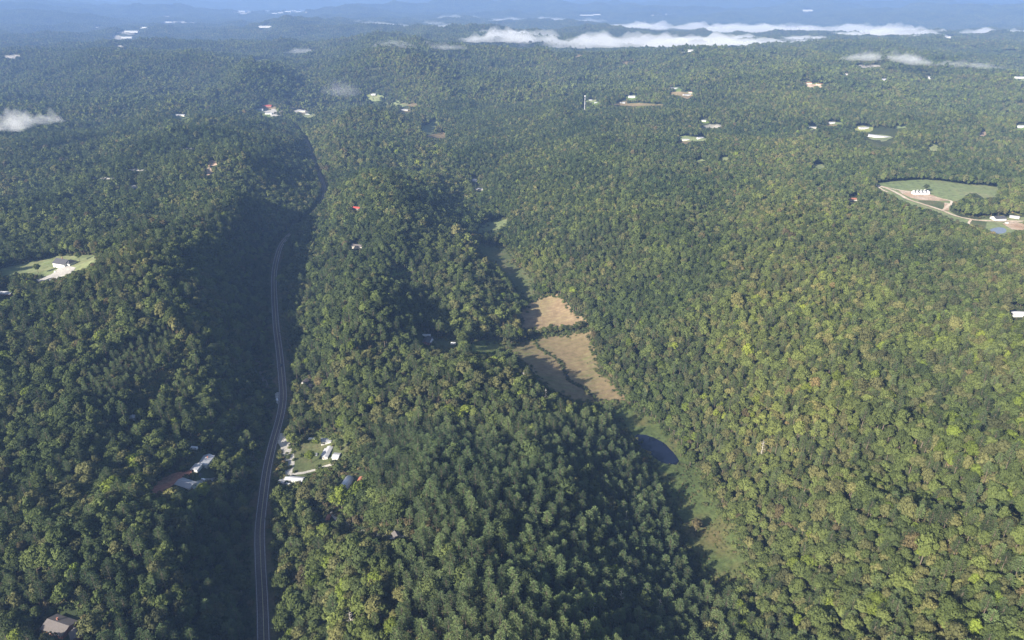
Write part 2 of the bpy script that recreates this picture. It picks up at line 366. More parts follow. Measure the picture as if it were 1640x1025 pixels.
def height(x, y):
    x = np.asarray(x, float); y = np.asarray(y, float)
    r = np.sqrt(x*x + y*y)
    z = tps(x, y)
    near = np.minimum(1, 3500/np.maximum(r, 3500))
    for p, h_, w_ in RW:
        d, _ = seg_dist(x, y, p); z = z + h_*np.exp(-(d/w_)**2)
    df, _ = seg_dist(x, y, fw); dm, _ = seg_dist(x, y, fm); dr, zr = seg_dist(x, y, ROAD)
    calm = sstep(70, 260, df)*sstep(120, 380, dm)*sstep(20, 160, dr)
    wx = x + 60*vnoise(x/300, y/300, 3); wy = y + 60*vnoise(x/300, y/300, 4)
    z = z + calm*(20*fbm(wx/330, wy/330, 3, 11, True) + 4.5*fbm(x/90, y/90, 2, 21) + 1.0)*(1 + 0.5*sstep(1200, 2600, r))
    mid = sstep(2300, 4600, r)*(1 - sstep(15000, 30000, r)*0.3)
    z = z + mid*calm*(98*fbm(wx/1500, wy/1100, 4, 31, True))
    far = sstep(9000, 16000, r)
    z = z + far*(250*fbm(wx/5200, wy/2200, 4, 47, True) + 30)
    vfar = sstep(20000, 30000, r)
    z = z + vfar*(330*np.maximum(fbm(x/9000 + 3.3, y/7000, 4, 63, True) + 0.3, 0))
    dv = np.minimum(seg_dist(x, y, fogv1)[0]/1.0, seg_dist(x, y, fogv2)[0]/1.4); k = 1 - sstep(250, 900, dv); z = z*(1-k) + 8*k
    k = 1 - sstep(9, 60, dr); z = z*(1-k) + (zr - 0.25)*k
    for poly, zp in PONDS:
        c0 = poly.mean(0); R_ = np.sqrt(((poly - c0)**2).sum(1)).max()
        near_ = ((x-c0[0])**2 + (y-c0[1])**2) < (R_+60)**2
        if near_.any():
            xs, ys = x[near_], y[near_]
            pl = np.c_[np.vstack([poly, poly[:1]]), np.zeros(len(poly)+1)]
            d, _ = seg_dist(xs, ys, pl); ins = in_poly(xs, ys, poly)
            s = np.where(ins, -d, d)
            zb = zp + 0.25 + np.clip(s, -12, 60)*np.where(s < 0, 0.12, 0.01)
            kk = 1 - sstep(10, 45, s)
            z[near_] = z[near_]*(1-kk) + zb*kk
    return z

def in_poly(x, y, poly):
    x = np.asarray(x, float); y = np.asarray(y, float); ins = np.zeros(x.shape, bool)
    p = np.asarray(poly, float); j = len(p)-1
    for i in range(len(p)):
        xi, yi = p[i][:2]; xj, yj = p[j][:2]
        c = ((yi > y) != (yj > y)) & (x < (xj-xi)*(y-yi)/((yj-yi) if yj != yi else 1e-9) + xi)
        ins ^= c; j = i
    return ins

def hit(px, py, zoff=0.0):
    """where the photo's rays meet the terrain"""
    px = np.atleast_1d(np.asarray(px, float)); py = np.atleast_1d(np.asarray(py, float))
    a, b_, c = ray(px, py)
    s = np.full(px.shape, 250.0); done = np.zeros(px.shape, bool); prev = s.copy()
    for _ in range(260):
        z = CAMZ + c*s; g_ = height(a*s, b_*s) + zoff
        done |= z <= g_
        if done.all(): break
        prev = np.where(done, prev, s); s = np.where(done, s, s*1.02 + 2)
    lo, hi = prev, s
    for _ in range(14):
        mdl = (lo+hi)/2; below = CAMZ + c*mdl <= height(a*mdl, b_*mdl) + zoff
        hi = np.where(below, mdl, hi); lo = np.where(below, lo, mdl)
    return a*hi, b_*hi, height(a*hi, b_*hi)

def at(px, py):
    x, y, z = hit(px, py); return float(x[0]), float(y[0]), float(z[0])

POND1 = [(1011,691),(1030,693),(1049,699),(1067,708),(1080,721),(1093,738),(1098,747),(1080,748),(1058,743),(1038,730),(1022,717),(1012,704)]
POND2 = [(1578,367),(1590,363),(1604,362),(1618,367),(1616,373),(1604,377),(1590,374)]
pp1 = np.array([plane_at(a, b_, 0.5) for a, b_ in POND1]); pp2 = np.array([plane_at(a, b_, 64.0) for a, b_ in POND2])
PONDS += [(pp1, 0.5), (pp2, 64.0)]

# ------------------------------------------------------------------ terrain sheet (rows spaced with distance)
def terrain():
    rs = [60.0]
    while rs[-1] < 46000: rs.append(rs[-1] + max(6.0, rs[-1]*0.0065 if rs[-1] < 6000 else rs[-1]*0.012))
    rs = np.array(rs); az = np.radians(np.linspace(-62, 62, 620))
    R_, A_ = np.meshgrid(rs, az, indexing='ij')
    X = R_*np.sin(A_); Y = R_*np.cos(A_) ; Z = height(X, Y)
    nr, na = X.shape
    V = np.stack([X.ravel(), Y.ravel(), Z.ravel()], 1)
    i = np.arange(nr*na).reshape(nr, na)
    Fc = np.stack([i[:-1, :-1].ravel(), i[:-1, 1:].ravel(), i[1:, 1:].ravel(), i[1:, :-1].ravel()], 1)[:, ::-1]
    me = bpy.data.meshes.new('terrain')
    me.vertices.add(len(V)); me.vertices.foreach_set('co', V.ravel())
    me.loops.add(Fc.size); me.loops.foreach_set('vertex_index', Fc.ravel().astype(np.int32))
    me.polygons.add(len(Fc)); me.polygons.foreach_set('loop_start', np.arange(0, Fc.size, 4, dtype=np.int32))
    me.update(calc_edges=True); me.polygons.foreach_set('use_smooth', np.ones(len(Fc), bool))
    me.materials.append(M['forest'])
    o = bpy.data.objects.new('terrain', me); C.objects.link(o); tag(o, kind='structure')
    return rs, az, Z
G_R, G_A, G_Z = terrain()
def height(x, y):
    """from here on: the built sheet itself, read between its vertices"""
    x = np.asarray(x, float); y = np.asarray(y, float)
    r = np.clip(np.hypot(x, y), G_R[0], G_R[-1]*0.9999); a = np.clip(np.arctan2(x, y), G_A[0], G_A[-1]*0.9999)
    i = np.clip(np.searchsorted(G_R, r, 'right') - 1, 0, len(G_R)-2); fi = (r - G_R[i])/(G_R[i+1] - G_R[i])
    q = (a - G_A[0])/(G_A[1] - G_A[0]); j = np.clip(q.astype(int), 0, len(G_A)-2); fj = q - j
    return (G_Z[i, j]*(1-fi) + G_Z[i+1, j]*fi)*(1-fj) + (G_Z[i, j+1]*(1-fi) + G_Z[i+1, j+1]*fi)*fj

# ------------------------------------------------------------------ draped sheets
FIELDS = []
CLEAR = []       # photo-space polygons where no crown may stand in front
def drape(name, pxpoly, mat, lift=0.3, cell=None, kind='structure', clear=True, jag=0.5, level=None):
    P_ = np.array(pxpoly, float)
    # subdivide and roughen the outline a little
    out = []
    for i in range(len(P_)):
        a, b_ = P_[i], P_[(i+1) % len(P_)]
        k = max(1, int(np.hypot(*(b_-a))/6))
        for j in range(k): out.append(a + (b_-a)*j/k)
    P_ = np.array(out)
    if clear: CLEAR.append(P_.copy()); FIELDS.append(P_.copy())
    if level is None and clear:      # the ground cover reaches a little under the first trees
        c_ = P_.mean(0); v_ = P_ - c_; l_ = np.hypot(v_[:, 0], v_[:, 1])[:, None] + 1e-6; P_ = P_ + v_/l_*np.minimum(2.2, 0.14*l_ + 0.6)
    if level is None:
        x, y, z = hit(P_[:, 0], P_[:, 1])
    else:
        x, y = plane_at(P_[:, 0], P_[:, 1], level)
    if jag:
        c0 = np.array([x.mean(), y.mean()])
        x = x + RNG.normal(0, jag, x.shape); y = y + RNG.normal(0, jag, y.shape)
    poly = np.stack([x, y], 1)
    size = max(np.ptp(x), np.ptp(y)); cell = cell or max(3.0, size/45)
    bm = bmesh.new()
    f = bm.faces.new([bm.verts.new((a, b_, 0)) for a, b_ in poly])
    for ax, vals in ((0, x), (1, y)):
        g0 = math.floor(vals.min()/cell)*cell + cell
        while g0 < vals.max():
            nrm = (1, 0, 0) if ax == 0 else (0, 1, 0); co = (g0, 0, 0) if ax == 0 else (0, g0, 0)
            bmesh.ops.bisect_plane(bm, geom=bm.verts[:]+bm.edges[:]+bm.faces[:], plane_co=co, plane_no=nrm); g0 += cell
    bmesh.ops.triangulate(bm, faces=[f for f in bm.faces if len(f.verts) > 4])
    vs = list(bm.verts); X = np.array([v.co.x for v in vs]); Y = np.array([v.co.y for v in vs])
    Z = height(X, Y) if level is None else np.full(X.shape, level)
    for v, z_ in zip(vs, Z): v.co.z = z_ + lift
    if f.is_valid: f.normal_update()
    me = bpy.data.meshes.new(name); bmesh.ops.recalc_face_normals(bm, faces=bm.faces); bm.to_mesh(me); bm.free()
    if len(me.polygons) and sum(p.normal.z for p in me.polygons) < 0: me.flip_normals()
    me.polygons.foreach_set('use_smooth', [True]*len(me.polygons)); me.materials.append(mat)
    o = bpy.data.objects.new(name, me); C.objects.link(o); tag(o, kind=kind)
    return o

def ribbon(name, line, width, mat, lift=0.3, off=0.0, parent=None, fixed=False, kind='structure', step=8, wob=0.0):
    """a strip along world points"""
    p = np.array(line)[:, :2]
    seg = np.hypot(*np.diff(p, axis=0).T); s = np.r_[0, np.cumsum(seg)]
    nn_ = max(2, int(s[-1]/step)); q = np.linspace(0, s[-1], nn_)
    x = np.interp(q, s, p[:, 0]); y = np.interp(q, s, p[:, 1])
    tx = np.gradient(x); ty = np.gradient(y); l_ = np.hypot(tx, ty); nx, ny = ty/l_, -tx/l_
    hw = width/2*(1 + wob*RNG.uniform(-1, 1, nn_))
    X = np.stack([x+nx*(off-hw), x+nx*off, x+nx*(off+hw)]); Y = np.stack([y+ny*(off-hw), y+ny*off, y+ny*(off+hw)])
    if fixed: zc = np.interp(q, s, np.array(line)[:, 2]); Z = np.stack([zc]*3) + lift
    else: Z = height(X, Y) + lift
    V = [(X[k, i], Y[k, i], Z[k, i]) for i in range(nn_) for k in range(3)]
    Fs = [(i*3+k, i*3+k+1, i*3+k+4, i*3+k+3) for i in range(nn_-1) for k in range(2)]
    o = mesh_obj(name, V, Fs, mat, parent, smooth=True)
    if parent is None: tag(o, kind=kind)
    return o
def pxline(pts, k=5):
    p = smooth_line([(a, b_, 0) for a, b_ in pts], k)
    x, y, z = hit(p[:, 0], p[:, 1]); return np.stack([x, y, z], 1)

verge = ribbon('road_verge', ROAD, 22, M['verge'], 0.05, wob=0.12, step=7)
road = ribbon('road', ROAD, 9.4, M['asphalt'], 0.22, fixed=True)
ribbon('edge_line', ROAD, 0.26, M['line_white'], 0.245, -3.75, road, True)
ribbon('edge_line', ROAD, 0.26, M['line_white'], 0.245, 3.75, road, True)
ribbon('centre_line', ROAD, 0.3, M['line_yellow'], 0.245, 0.35, road, True)

drape('hay_field', [(835,527),(832,503),(846,486),(868,476),(893,473),(905,484),(918,500),(940,511),(945,520),(915,524),(880,526),(855,531)], M['hay'])
drape('grazed_field', [(813,556),(835,549),(858,541),(900,536),(946,529),(951,560),(957,592),(985,615),(1003,640),(995,650),(965,645),(940,646),(905,640),(870,618),(845,588),(818,566)], M['hay2'])
drape('meadow', [(985,650),(1008,650),(1035,668),(1062,684),(1085,710),(1104,735),(1122,746),(1130,782),(1150,806),(1180,850),(1196,886),(1208,915),(1190,934),(1150,945),(1112,915),(1088,860),(1064,790),(1044,748),(1010,702),(975,665)], M['wet'], 0.12)
drape('pasture', [(765,368),(782,356),(812,350),(811,361),(790,372),(766,376)], M['pasture'])
drape('pasture', [(765,391),(800,397),(826,408),(818,421),(836,432),(852,446),(859,466),(850,478),(835,478),(815,450),(800,430),(780,415),(765,404)], M['lawn'], 0.35)
drape('lawn', [(480,706),(520,698),(545,700),(562,712),(560,727),(546,742),(520,754),(470,778),(452,788),(449,768),(462,744),(470,722)], M['lawn'])
drape('lawn', [(694,544),(728,543),(740,552),(732,560),(700,562)], M['lawn'])
drape('lawn', [(750,553),(782,545),(803,551),(812,559),(790,568),(756,568)], M['meadow'])
drape('clearing', [(627,433),(655,434),(658,446),(632,445)], M['meadow'])
drape('lawn', [(0,431),(40,423),(95,411),(150,409),(158,417),(140,430),(120,437),(96,447),(80,448),(62,441),(30,440),(0,446)], M['pasture'])
drape('driveway', [(84,440),(100,425),(120,430),(112,438),(95,444),(80,452),(62,455),(60,448)], M['gravel'], 0.6)
drape('lawn', [(312,766),(330,755),(350,758),(345,768),(322,772)], M['lawn'])
drape('red_clay_bank', [(238,792),(255,770),(285,757),(306,754),(300,764),(280,774),(262,788),(246,797)], M['red_dirt'])
drape('driveway', [(312,771),(350,766),(352,770),(318,777)], M['gravel'], 0.5)
drape('pullout', [(446,696),(458,698),(466,718),(471,736),(468,752),(460,770),(450,771),(456,748),(452,726),(447,712),(442,718),(437,714)], M['gravel'], 0.32)
drape('pullout', [(442,630),(449,630),(450,642),(446,646),(442,640)], M['gravel'], 0.32)
drape('pasture', [(1399,296),(1425,292),(1453,290),(1480,289),(1507,291),(1543,297),(1575,298),(1600,302),(1594,316),(1573,318),(1562,311),(1552,311),(1545,315),(1538,321),(1527,326),(1523,336),(1536,345),(1561,350),(1600,349),(1642,347),(1644,368),(1625,371),(1602,378),(1588,374),(1576,366),(1552,360),(1525,351),(1505,342),(1489,336),(1470,332),(1456,328),(1431,313),(1408,304)], M['pasture'])
drape('lawn', [(1470,322),(1490,321),(1514,325),(1516,329),(1508,336),(1490,331)], M['lawn'], 0.6, clear=False)
drape('lawn', [(1552,352),(1580,356),(1578,364),(1566,364),(1554,359)], M['lawn'], 0.6, clear=False)
drape('bare_ground', [(1438,304),(1460,307),(1490,312),(1520,322),(1500,322),(1475,321),(1458,317),(1445,311)], M['dirt'], 0.6, clear=False)
drape('bare_ground', [(1605,358),(1622,355),(1645,360),(1645,369),(1620,368)], M['dirt'], 0.6, clear=False)
drape('bare_ground', [(1513,325),(1520,326),(1519,338),(1510,337)], M['dirt'], 0.65, clear=False)
ribbon('driveway', pxline([(1396,294),(1404,298),(1414,305),(1422,308)]), 5, M['pale_dirt'], 0.85, wob=0.2)
ribbon('driveway', pxline([(1400,296),(1420,302),(1441,312),(1455,320),(1480,328),(1508,337),(1530,346),(1556,352),(1580,354),(1645,355)]), 6, M['pale_dirt'], 0.8, wob=0.25)
ribbon('driveway', pxline([(1404,297),(1430,303),(1460,309),(1492,316),(1524,323),(1516,332),(1509,338)]), 5, M['pale_dirt'], 0.9, wob=0.25)
ribbon('driveway', pxline([(1556,352),(1551,358),(1556,363),(1562,364)]), 4, M['pale_dirt'], 0.95, wob=0.2)
ribbon('driveway', pxline([(412,575),(416,590),(422,606),(428,622)]), 5, M['asphalt'], 0.5)
CLEAR.append(np.array([(404,560),(420,560),(432,622),(420,628)]))
ribbon('driveway', pxline([(468,760),(485,758),(508,752),(528,745),(540,742)]), 3.5, M['gravel'], 0.45)
ribbon('dirt_track', pxline([(505,800),(520,812),(545,835),(575,848),(600,856),(632,862),(660,858)]), 3.2, M['gravel'], 0.4, wob=0.3)
CLEAR.append(np.array([(490,806),(525,814),(545,824),(580,838),(640,846),(668,846),(668,862),(630,868),(580,858),(540,844),(505,828)]))
CLEAR.append(np.array([(288,540),(282,572),(260,596),(238,620),(216,642),(204,652),(211,662),(225,655),(246,636),(273,609),(291,580)]))   # cut line
p1 = drape('pond', POND1, M['water'], 0.0, level=0.5, jag=0.3)
p2 = drape('pond', POND2, M['farm_water'], 0.0, level=64.0, jag=0.3)
drape('red_dirt_bank', [(852,478),(866,474)][:0] or [(1120,760),(1122,775),(1116,790),(1108,780),(1108,765)], M['wet'], 0.2)
NFIELD = len(FIELDS)
# cleared ground farther away: centre x, y, half width, half height, material
FARCLR = [(690,205,15,12,'pasture'),(700,218,14,5,'hay2'),(604,157,22,5,'pasture'),(625,168,30,4,'pasture'),(660,168,16,3,'hay2'),(636,162,12,3,'pasture'),(480,133,19,2.5,'pasture'),(1138,203,20,3,'pale'),(1105,222,22,4,'pasture'),
          (1160,255,14,3,'pasture'),(1312,267,15,3,'pasture'),(1494,238,9,5,'pasture'),(1443,204,20,2.2,'pasture'),(1330,198,25,2,'pasture'),(1575,214,8,4,'dirt'),(1300,138,26,4,'dirt'),(1395,128,32,2.5,'pasture'),
          (1005,101,22,3,'hay2'),(930,90,22,2,'hay2'),(873,143,14,3,'dirt'),(908,151,13,3,'hay2'),(1395,107,28,3,'pale'),(340,262,9,6,'dirt'),(335,275,5,6,'dirt'),(168,286,30,2,'gravel'),(218,272,25,2,'gravel'),(214,300,12,3,'gravel'),
          (113,320,12,2,'gravel'),(445,180,20,6,'gravel'),(487,179,30,3,'gravel'),(470,172,18,3,'hay2'),(300,238,16,2,'gravel'),(415,97,20,3,'pasture'),(1325,105,6,2,'pasture'),(1090,150,22,4,'hay2'),(1012,168,60,2,'hay2'),(1635,125,10,2,'pale'),
          (186,62,12,7,'pale'),(205,52,24,4,'pale'),(190,75,24,3,'pale'),(285,36,32,3,'pale'),(25,91,32,4,'pale'),(390,20,16,3,'pale'),(475,19,28,3,'pale'),(265,27,12,1.5,'pale'),(1290,18,7,1.5,'pale'),(1060,24,18,2,'pale'),(1120,257,12,2,'pasture')]
for (a, b_, hw, hh, mm) in FARCLR:
    k = int(RNG.integers(7, 12)); th = np.linspace(0, 2*np.pi, k, endpoint=False) + RNG.uniform(-.25, .25, k); rr = 1 + RNG.uniform(-0.5, 0.3, k)
    drape('clearing', np.stack([a + 0.9*hw*rr*np.cos(th), b_ + 0.85*hh*rr*np.sin(th)], 1), M[mm], 0.8 + (1.5 if b_ < 120 else 0), jag=0)

# ------------------------------------------------------------------ tree shapes
def leaf_quads(rng, centres, radii, per, size, flat=0.7, up=-0.35):
    V = []; Fq = []
    for c, r in zip(centres, radii):
        k = 0
        while k < per:
            d = rng.normal(size=3); d /= np.linalg.norm(d)
            if d[2] < up: continue
            k += 1
            p = c + d*r*rng.uniform(0.82, 1.12)*np.array([1, 1, flat])
            nrm = d + rng.normal(0, 0.28, 3) + np.array([0, 0, 0.12]); nrm /= np.linalg.norm(nrm)
            a = np.cross(nrm, rng.normal(size=3)); a /= np.linalg.norm(a); b_ = np.cross(nrm, a)
            s = size*rng.uniform(0.6, 1.25); s2 = s*rng.uniform(0.55, 0.9)
            i = len(V); V += [p - a*s, p - b_*s2, p + a*s, p + b_*s2]; Fq.append((i, i+1, i+2, i+3))
    return V, Fq
def ico(sub):
    bm = bmesh.new(); bmesh.ops.create_icosphere(bm, subdivisions=sub, radius=1.0)
    v = np.array([tuple(x.co) for x in bm.verts]); f = [tuple(q.index for q in p.verts) for p in bm.faces]; bm.free(); return v, f
ICO2, ICO1 = ico(2), ico(1)
def mesh_data(name, V, Fq, mats, midx=None, smooth=False):
    me = bpy.data.meshes.new(name); me.from_pydata([tuple(map(float, v)) for v in V], [], Fq)
    for m_ in mats: me.materials.append(m_)
    if midx is not None: me.polygons.foreach_set('material_index', np.array(midx, dtype=np.int32))
    if smooth: me.polygons.foreach_set('use_smooth', [True]*len(me.polygons))
    me.update(); return me

def broadleaf_parts(seed, per=44, size=0.62, nl=20):
    rng = np.random.default_rng(seed)
    Rc = rng.uniform(4.6, 5.6); Hc = rng.uniform(4.4, 6.2); zc = rng.uniform(11.0, 12.2); sx = rng.uniform(0.85, 1.15)
    cs = []; rs = []
    for k in range(nl):
        g_ = (k + 0.5)/nl; ph = k*2.39996 + rng.uniform(-0.5, 0.5)
        zz = 1 - 1.35*g_; q = math.sqrt(max(0, 1 - zz*zz))*rng.uniform(0.62, 0.95)
        cs.append(np.array([Rc*q*math.cos(ph)*sx, Rc*q*math.sin(ph)/sx, zc + Hc*zz*rng.uniform(0.6, 0.95)])); rs.append(rng.uniform(1.3, 2.7))
    for k in range(3): cs.append(np.array([rng.uniform(-1.5, 1.5), rng.uniform(-1.5, 1.5), zc + Hc*rng.uniform(0.5, 0.9)])); rs.append(rng.uniform(1.6, 2.4))
    V, Fq = leaf_quads(rng, cs, rs, per, size)
    # inner twiggy mass so the sky does not show straight through
    v0, f0 = ICO2
    off = len(V); vv = v0*(0.70 + 0.16*rng.normal(size=(len(v0), 1)).clip(-1, 1))*np.array([Rc*sx, Rc/sx, Hc]) + np.array([0, 0, zc-0.4])
    V += list(vv); Fq += [tuple(i+off for i in f) for f in f0]
    T = MB(); T.tube((0, 0, -1.5), (0.15, 0.1, 6.0), 0.38, 0.28, 7); T.tube((0.15, 0.1, 6.0), (0, 0.2, 12.5), 0.28, 0.12, 6)
    for k in range(6):
        a = k*1.05 + rng.uniform(0, 0.5); z0 = rng.uniform(5.5, 9.5); l_ = rng.uniform(2.4, 4.2)
        T.tube((0.1, 0.1, z0), (l_*math.cos(a), l_*math.sin(a), z0 + rng.uniform(2, 4)), 0.15, 0.05, 5)
    return V, Fq, T
def pine_parts(seed, dens=1.0, size=0.5):
    rng = np.random.default_rng(seed)
    Ht = rng.uniform(23, 27); T = MB(); T.tube((0, 0, -1.5), (0.1, 0, Ht*0.55), 0.34, 0.22, 7); T.tube((0.1, 0, Ht*0.55), (0, 0.1, Ht), 0.22, 0.04, 6)
    V = []; Fq = []
    z = Ht*rng.uniform(0.46, 0.55); lev = 0
    while z < Ht - 0.6:
        g_ = (z/Ht - 0.46)/0.54
        Rm = 3.9*math.sin(math.pi*min(1, 0.30 + 0.66*g_))**0.9 + 0.35
        nb = int(rng.integers(5, 8))
        for k in range(nb):
            if rng.random() < 0.12: continue
            a = 2*math.pi*k/nb + lev*0.7 + rng.uniform(-0.25, 0.25); l_ = Rm*rng.uniform(0.65, 1.12)
            tip = np.array([l_*math.cos(a), l_*math.sin(a), z + l_*rng.uniform(0.12, 0.40)])
            base = np.array([0.0, 0.0, z])
            T.tube(tuple(base), tuple(tip), 0.07, 0.025, 3)
            for s in np.linspace(0.42, 1.0, max(3, int(l_*1.3*dens))):
                p = base + (tip-base)*s
                for _ in range(int(4*dens)+1):
                    q = p + rng.normal(0, 0.34, 3)*np.array([1, 1, 0.45])
                    d = np.array([math.cos(a), math.sin(a), 0.5]) + rng.normal(0, 0.55, 3); d /= np.linalg.norm(d)
                    u_ = np.cross(d, np.array([0, 0, 1]) + rng.normal(0, 0.4, 3)); u_ /= np.linalg.norm(u_)
                    L_ = size*rng.uniform(0.8, 1.5); W_ = size*rng.uniform(0.3, 0.6); i = len(V)
                    V += [q - d*L_*0.4, q + u_*W_, q + d*L_, q - u_*W_]; Fq.append((i, i+1, i+2, i+3))
        z += rng.uniform(0.75, 1.25); lev += 1
    for _ in range(10):
        i = len(V); p = np.array([0, 0, Ht]) + rng.normal(0, 0.25, 3); d = rng.normal(size=3); d[2] = abs(d[2])+0.6; d /= np.linalg.norm(d); u_ = np.cross(d, rng.normal(size=3)); u_ /= np.linalg.norm(u_)
        V += [p, p+u_*0.25, p+d*0.9, p-u_*0.25]; Fq.append((i, i+1, i+2, i+3))
    return V, Fq, T

NB, NP = 6, 4
BL = []   # (crown mesh, trunk mesh)
for k in range(NB):
    V, Fq, T = broadleaf_parts(100+k, per=62 if k % 2 else 54, size=0.60, nl=13 + 3*(k % 3))
    BL.append((mesh_data('crown', V, Fq, [FOL[0][1]]), mesh_data('trunk', T.v, T.f, [M['bark']])))
PN = []
for k in range(NP):
    V, Fq, T = pine_parts(200+k)
    PN.append((mesh_data('crown', V, Fq, [PINE[0][1]]), mesh_data('trunk', T.v, T.f, [M['bark']])))

def proto(coll, name, crown, trunk, mat):
    """one hidden model for the wood: crown and trunk in one mesh"""
    V = np.zeros((len(crown.vertices), 3)); crown.vertices.foreach_get('co', V.ravel()) if False else None
    cv_ = [tuple(v.co) for v in crown.vertices]; cf = [tuple(p.vertices) for p in crown.polygons]
    tv = [tuple(v.co) for v in trunk.vertices]; tf = [tuple(i+len(cv_) for i in p.vertices) for p in trunk.polygons]
    me = mesh_data(name, cv_+tv, cf+tf, [mat, M['bark']], [0]*len(cf)+[1]*len(tf))
    o = bpy.data.objects.new(name, me); coll.objects.link(o); return o

near_c = bpy.data.collections.new('near_models'); mid_c = bpy.data.collections.new('mid_models'); far_c = bpy.data.collections.new('far_models')
# near models: index = colour*NB + shape, then pines
order = 0
for ci, (cn, mt) in enumerate(FOL):
    for k in range(NB): proto(near_c, 'n%03d' % order, *BL[k], mt); order += 1
for ci, (cn, mt) in enumerate(PINE):
    for k in range(NP): proto(near_c, 'n%03d' % order, *PN[k], mt); order += 1
NEAR_PINE0 = NB*len(FOL)
# mid models: same families with fewer, larger leaves
order = 0
for ci, (cn, mt) in enumerate(FOL):
    for k in range(3):
        V, Fq, T = broadleaf_parts(300+k, per=14, size=1.1, nl=13)
        me = mesh_data('m', V, Fq, [mt]); o = bpy.data.objects.new('m%03d' % order, me); mid_c.objects.link(o); order += 1
for ci, (cn, mt) in enumerate(PINE):
    for k in range(2):
        V, Fq, T = pine_parts(400+k, 0.5, 0.95)
        me = mesh_data('m', V, Fq, [mt]); o = bpy.data.objects.new('m%03d' % order, me); mid_c.objects.link(o); order += 1
MID_PINE0 = 3*len(FOL)
# far models: a patch of wood, side given, as one mesh of lumpy crowns
PATCH_CROWNS = []
for k in range(4):
    V, Fq, T = broadleaf_parts(330+k, per=8, size=1.7, nl=8); PATCH_CROWNS.append((np.array(V), Fq))
def patch(name, side, n_, seed):
    rng = np.random.default_rng(seed); V = []; Fq = []; mi = []; n0 = 0
    k = int(round(math.sqrt(n_)))
    for i in range(k):
        for j in range(k):
            c0 = np.array([(i+0.5)/k - 0.5 + rng.uniform(-0.35, 0.35)/k, (j+0.5)/k - 0.5 + rng.uniform(-0.35, 0.35)/k])*side
            v0, f0 = PATCH_CROWNS[int(rng.integers(0, 4))]; a = rng.uniform(0, 6.28); m_ = int(rng.choice(5, p=[0.40, 0.28, 0.25, 0.05, 0.02]))
            q = side/k/10.4*1.12*math.exp(rng.normal(0, 0.2)); c_, s_ = math.cos(a), math.sin(a)
            vv = v0*q; vv = np.stack([vv[:, 0]*c_ - vv[:, 1]*s_ + c0[0], vv[:, 0]*s_ + vv[:, 1]*c_ + c0[1], vv[:, 2] + rng.uniform(-2, 1)], 1)
            V.append(vv); Fq += [tuple(x + n0 for x in f) for f in f0]; mi += [m_]*len(f0); n0 += len(vv)
    me = mesh_data(name, np.concatenate(V), Fq, FARF, mi); o = bpy.data.objects.new(name, me); far_c.objects.link(o)
for k in range(5): patch('f%03d' % k, 30.0, 16, 500+k)
for k in range(5): patch('g%03d' % k, 62.0, 49, 520+k)

def scatter(name, pts, rots, scl, idx, coll):
    me = bpy.data.meshes.new(name); me.from_pydata([tuple(p) for p in pts], [], [])
    for nm, ty, dat, key in (('rot', 'FLOAT_VECTOR', rots, 'vector'), ('scl', 'FLOAT_VECTOR', scl, 'vector'), ('pick', 'INT', idx, 'value')):
        at_ = me.attributes.new(nm, ty, 'POINT'); at_.data.foreach_set(key, np.asarray(dat).ravel())
    o = bpy.data.objects.new(name, me); C.objects.link(o)
    g_ = bpy.data.node_groups.new(name, 'GeometryNodeTree')
    g_.interface.new_socket('Geometry', in_out='INPUT', socket_type='NodeSocketGeometry'); g_.interface.new_socket('Geometry', in_out='OUTPUT', socket_type='NodeSocketGeometry')
    gi = g_.nodes.new('NodeGroupInput'); go = g_.nodes.new('NodeGroupOutput')
    ci = g_.nodes.new('GeometryNodeCollectionInfo'); ci.inputs['Collection'].default_value = coll
    ci.inputs['Separate Children'].default_value = True; ci.inputs['Reset Children'].default_value = True
    ip = g_.nodes.new('GeometryNodeInstanceOnPoints'); ip.inputs['Pick Instance'].default_value = True
    def attr(nm, ty):
        a = g_.nodes.new('GeometryNodeInputNamedAttribute'); a.data_type = ty; a.inputs['Name'].default_value = nm
        return [s for s in a.outputs if s.enabled and s.name == 'Attribute'][0]
    mp = g_.nodes.new('GeometryNodeMeshToPoints')
    g_.links.new(gi.outputs[0], mp.inputs[0]); g_.links.new(mp.outputs[0], ip.inputs['Points'])
    g_.links.new(ci.outputs[0], ip.inputs['Instance'])
    g_.links.new(attr('pick', 'INT'), ip.inputs['Instance Index']); g_.links.new(attr('rot', 'FLOAT_VECTOR'), ip.inputs['Rotation'])
    g_.links.new(attr('scl', 'FLOAT_VECTOR'), ip.inputs['Scale']); g_.links.new(ip.outputs[0], go.inputs[0])
    md = o.modifiers.new('wood', 'NODES'); md.node_group = g_
    return o

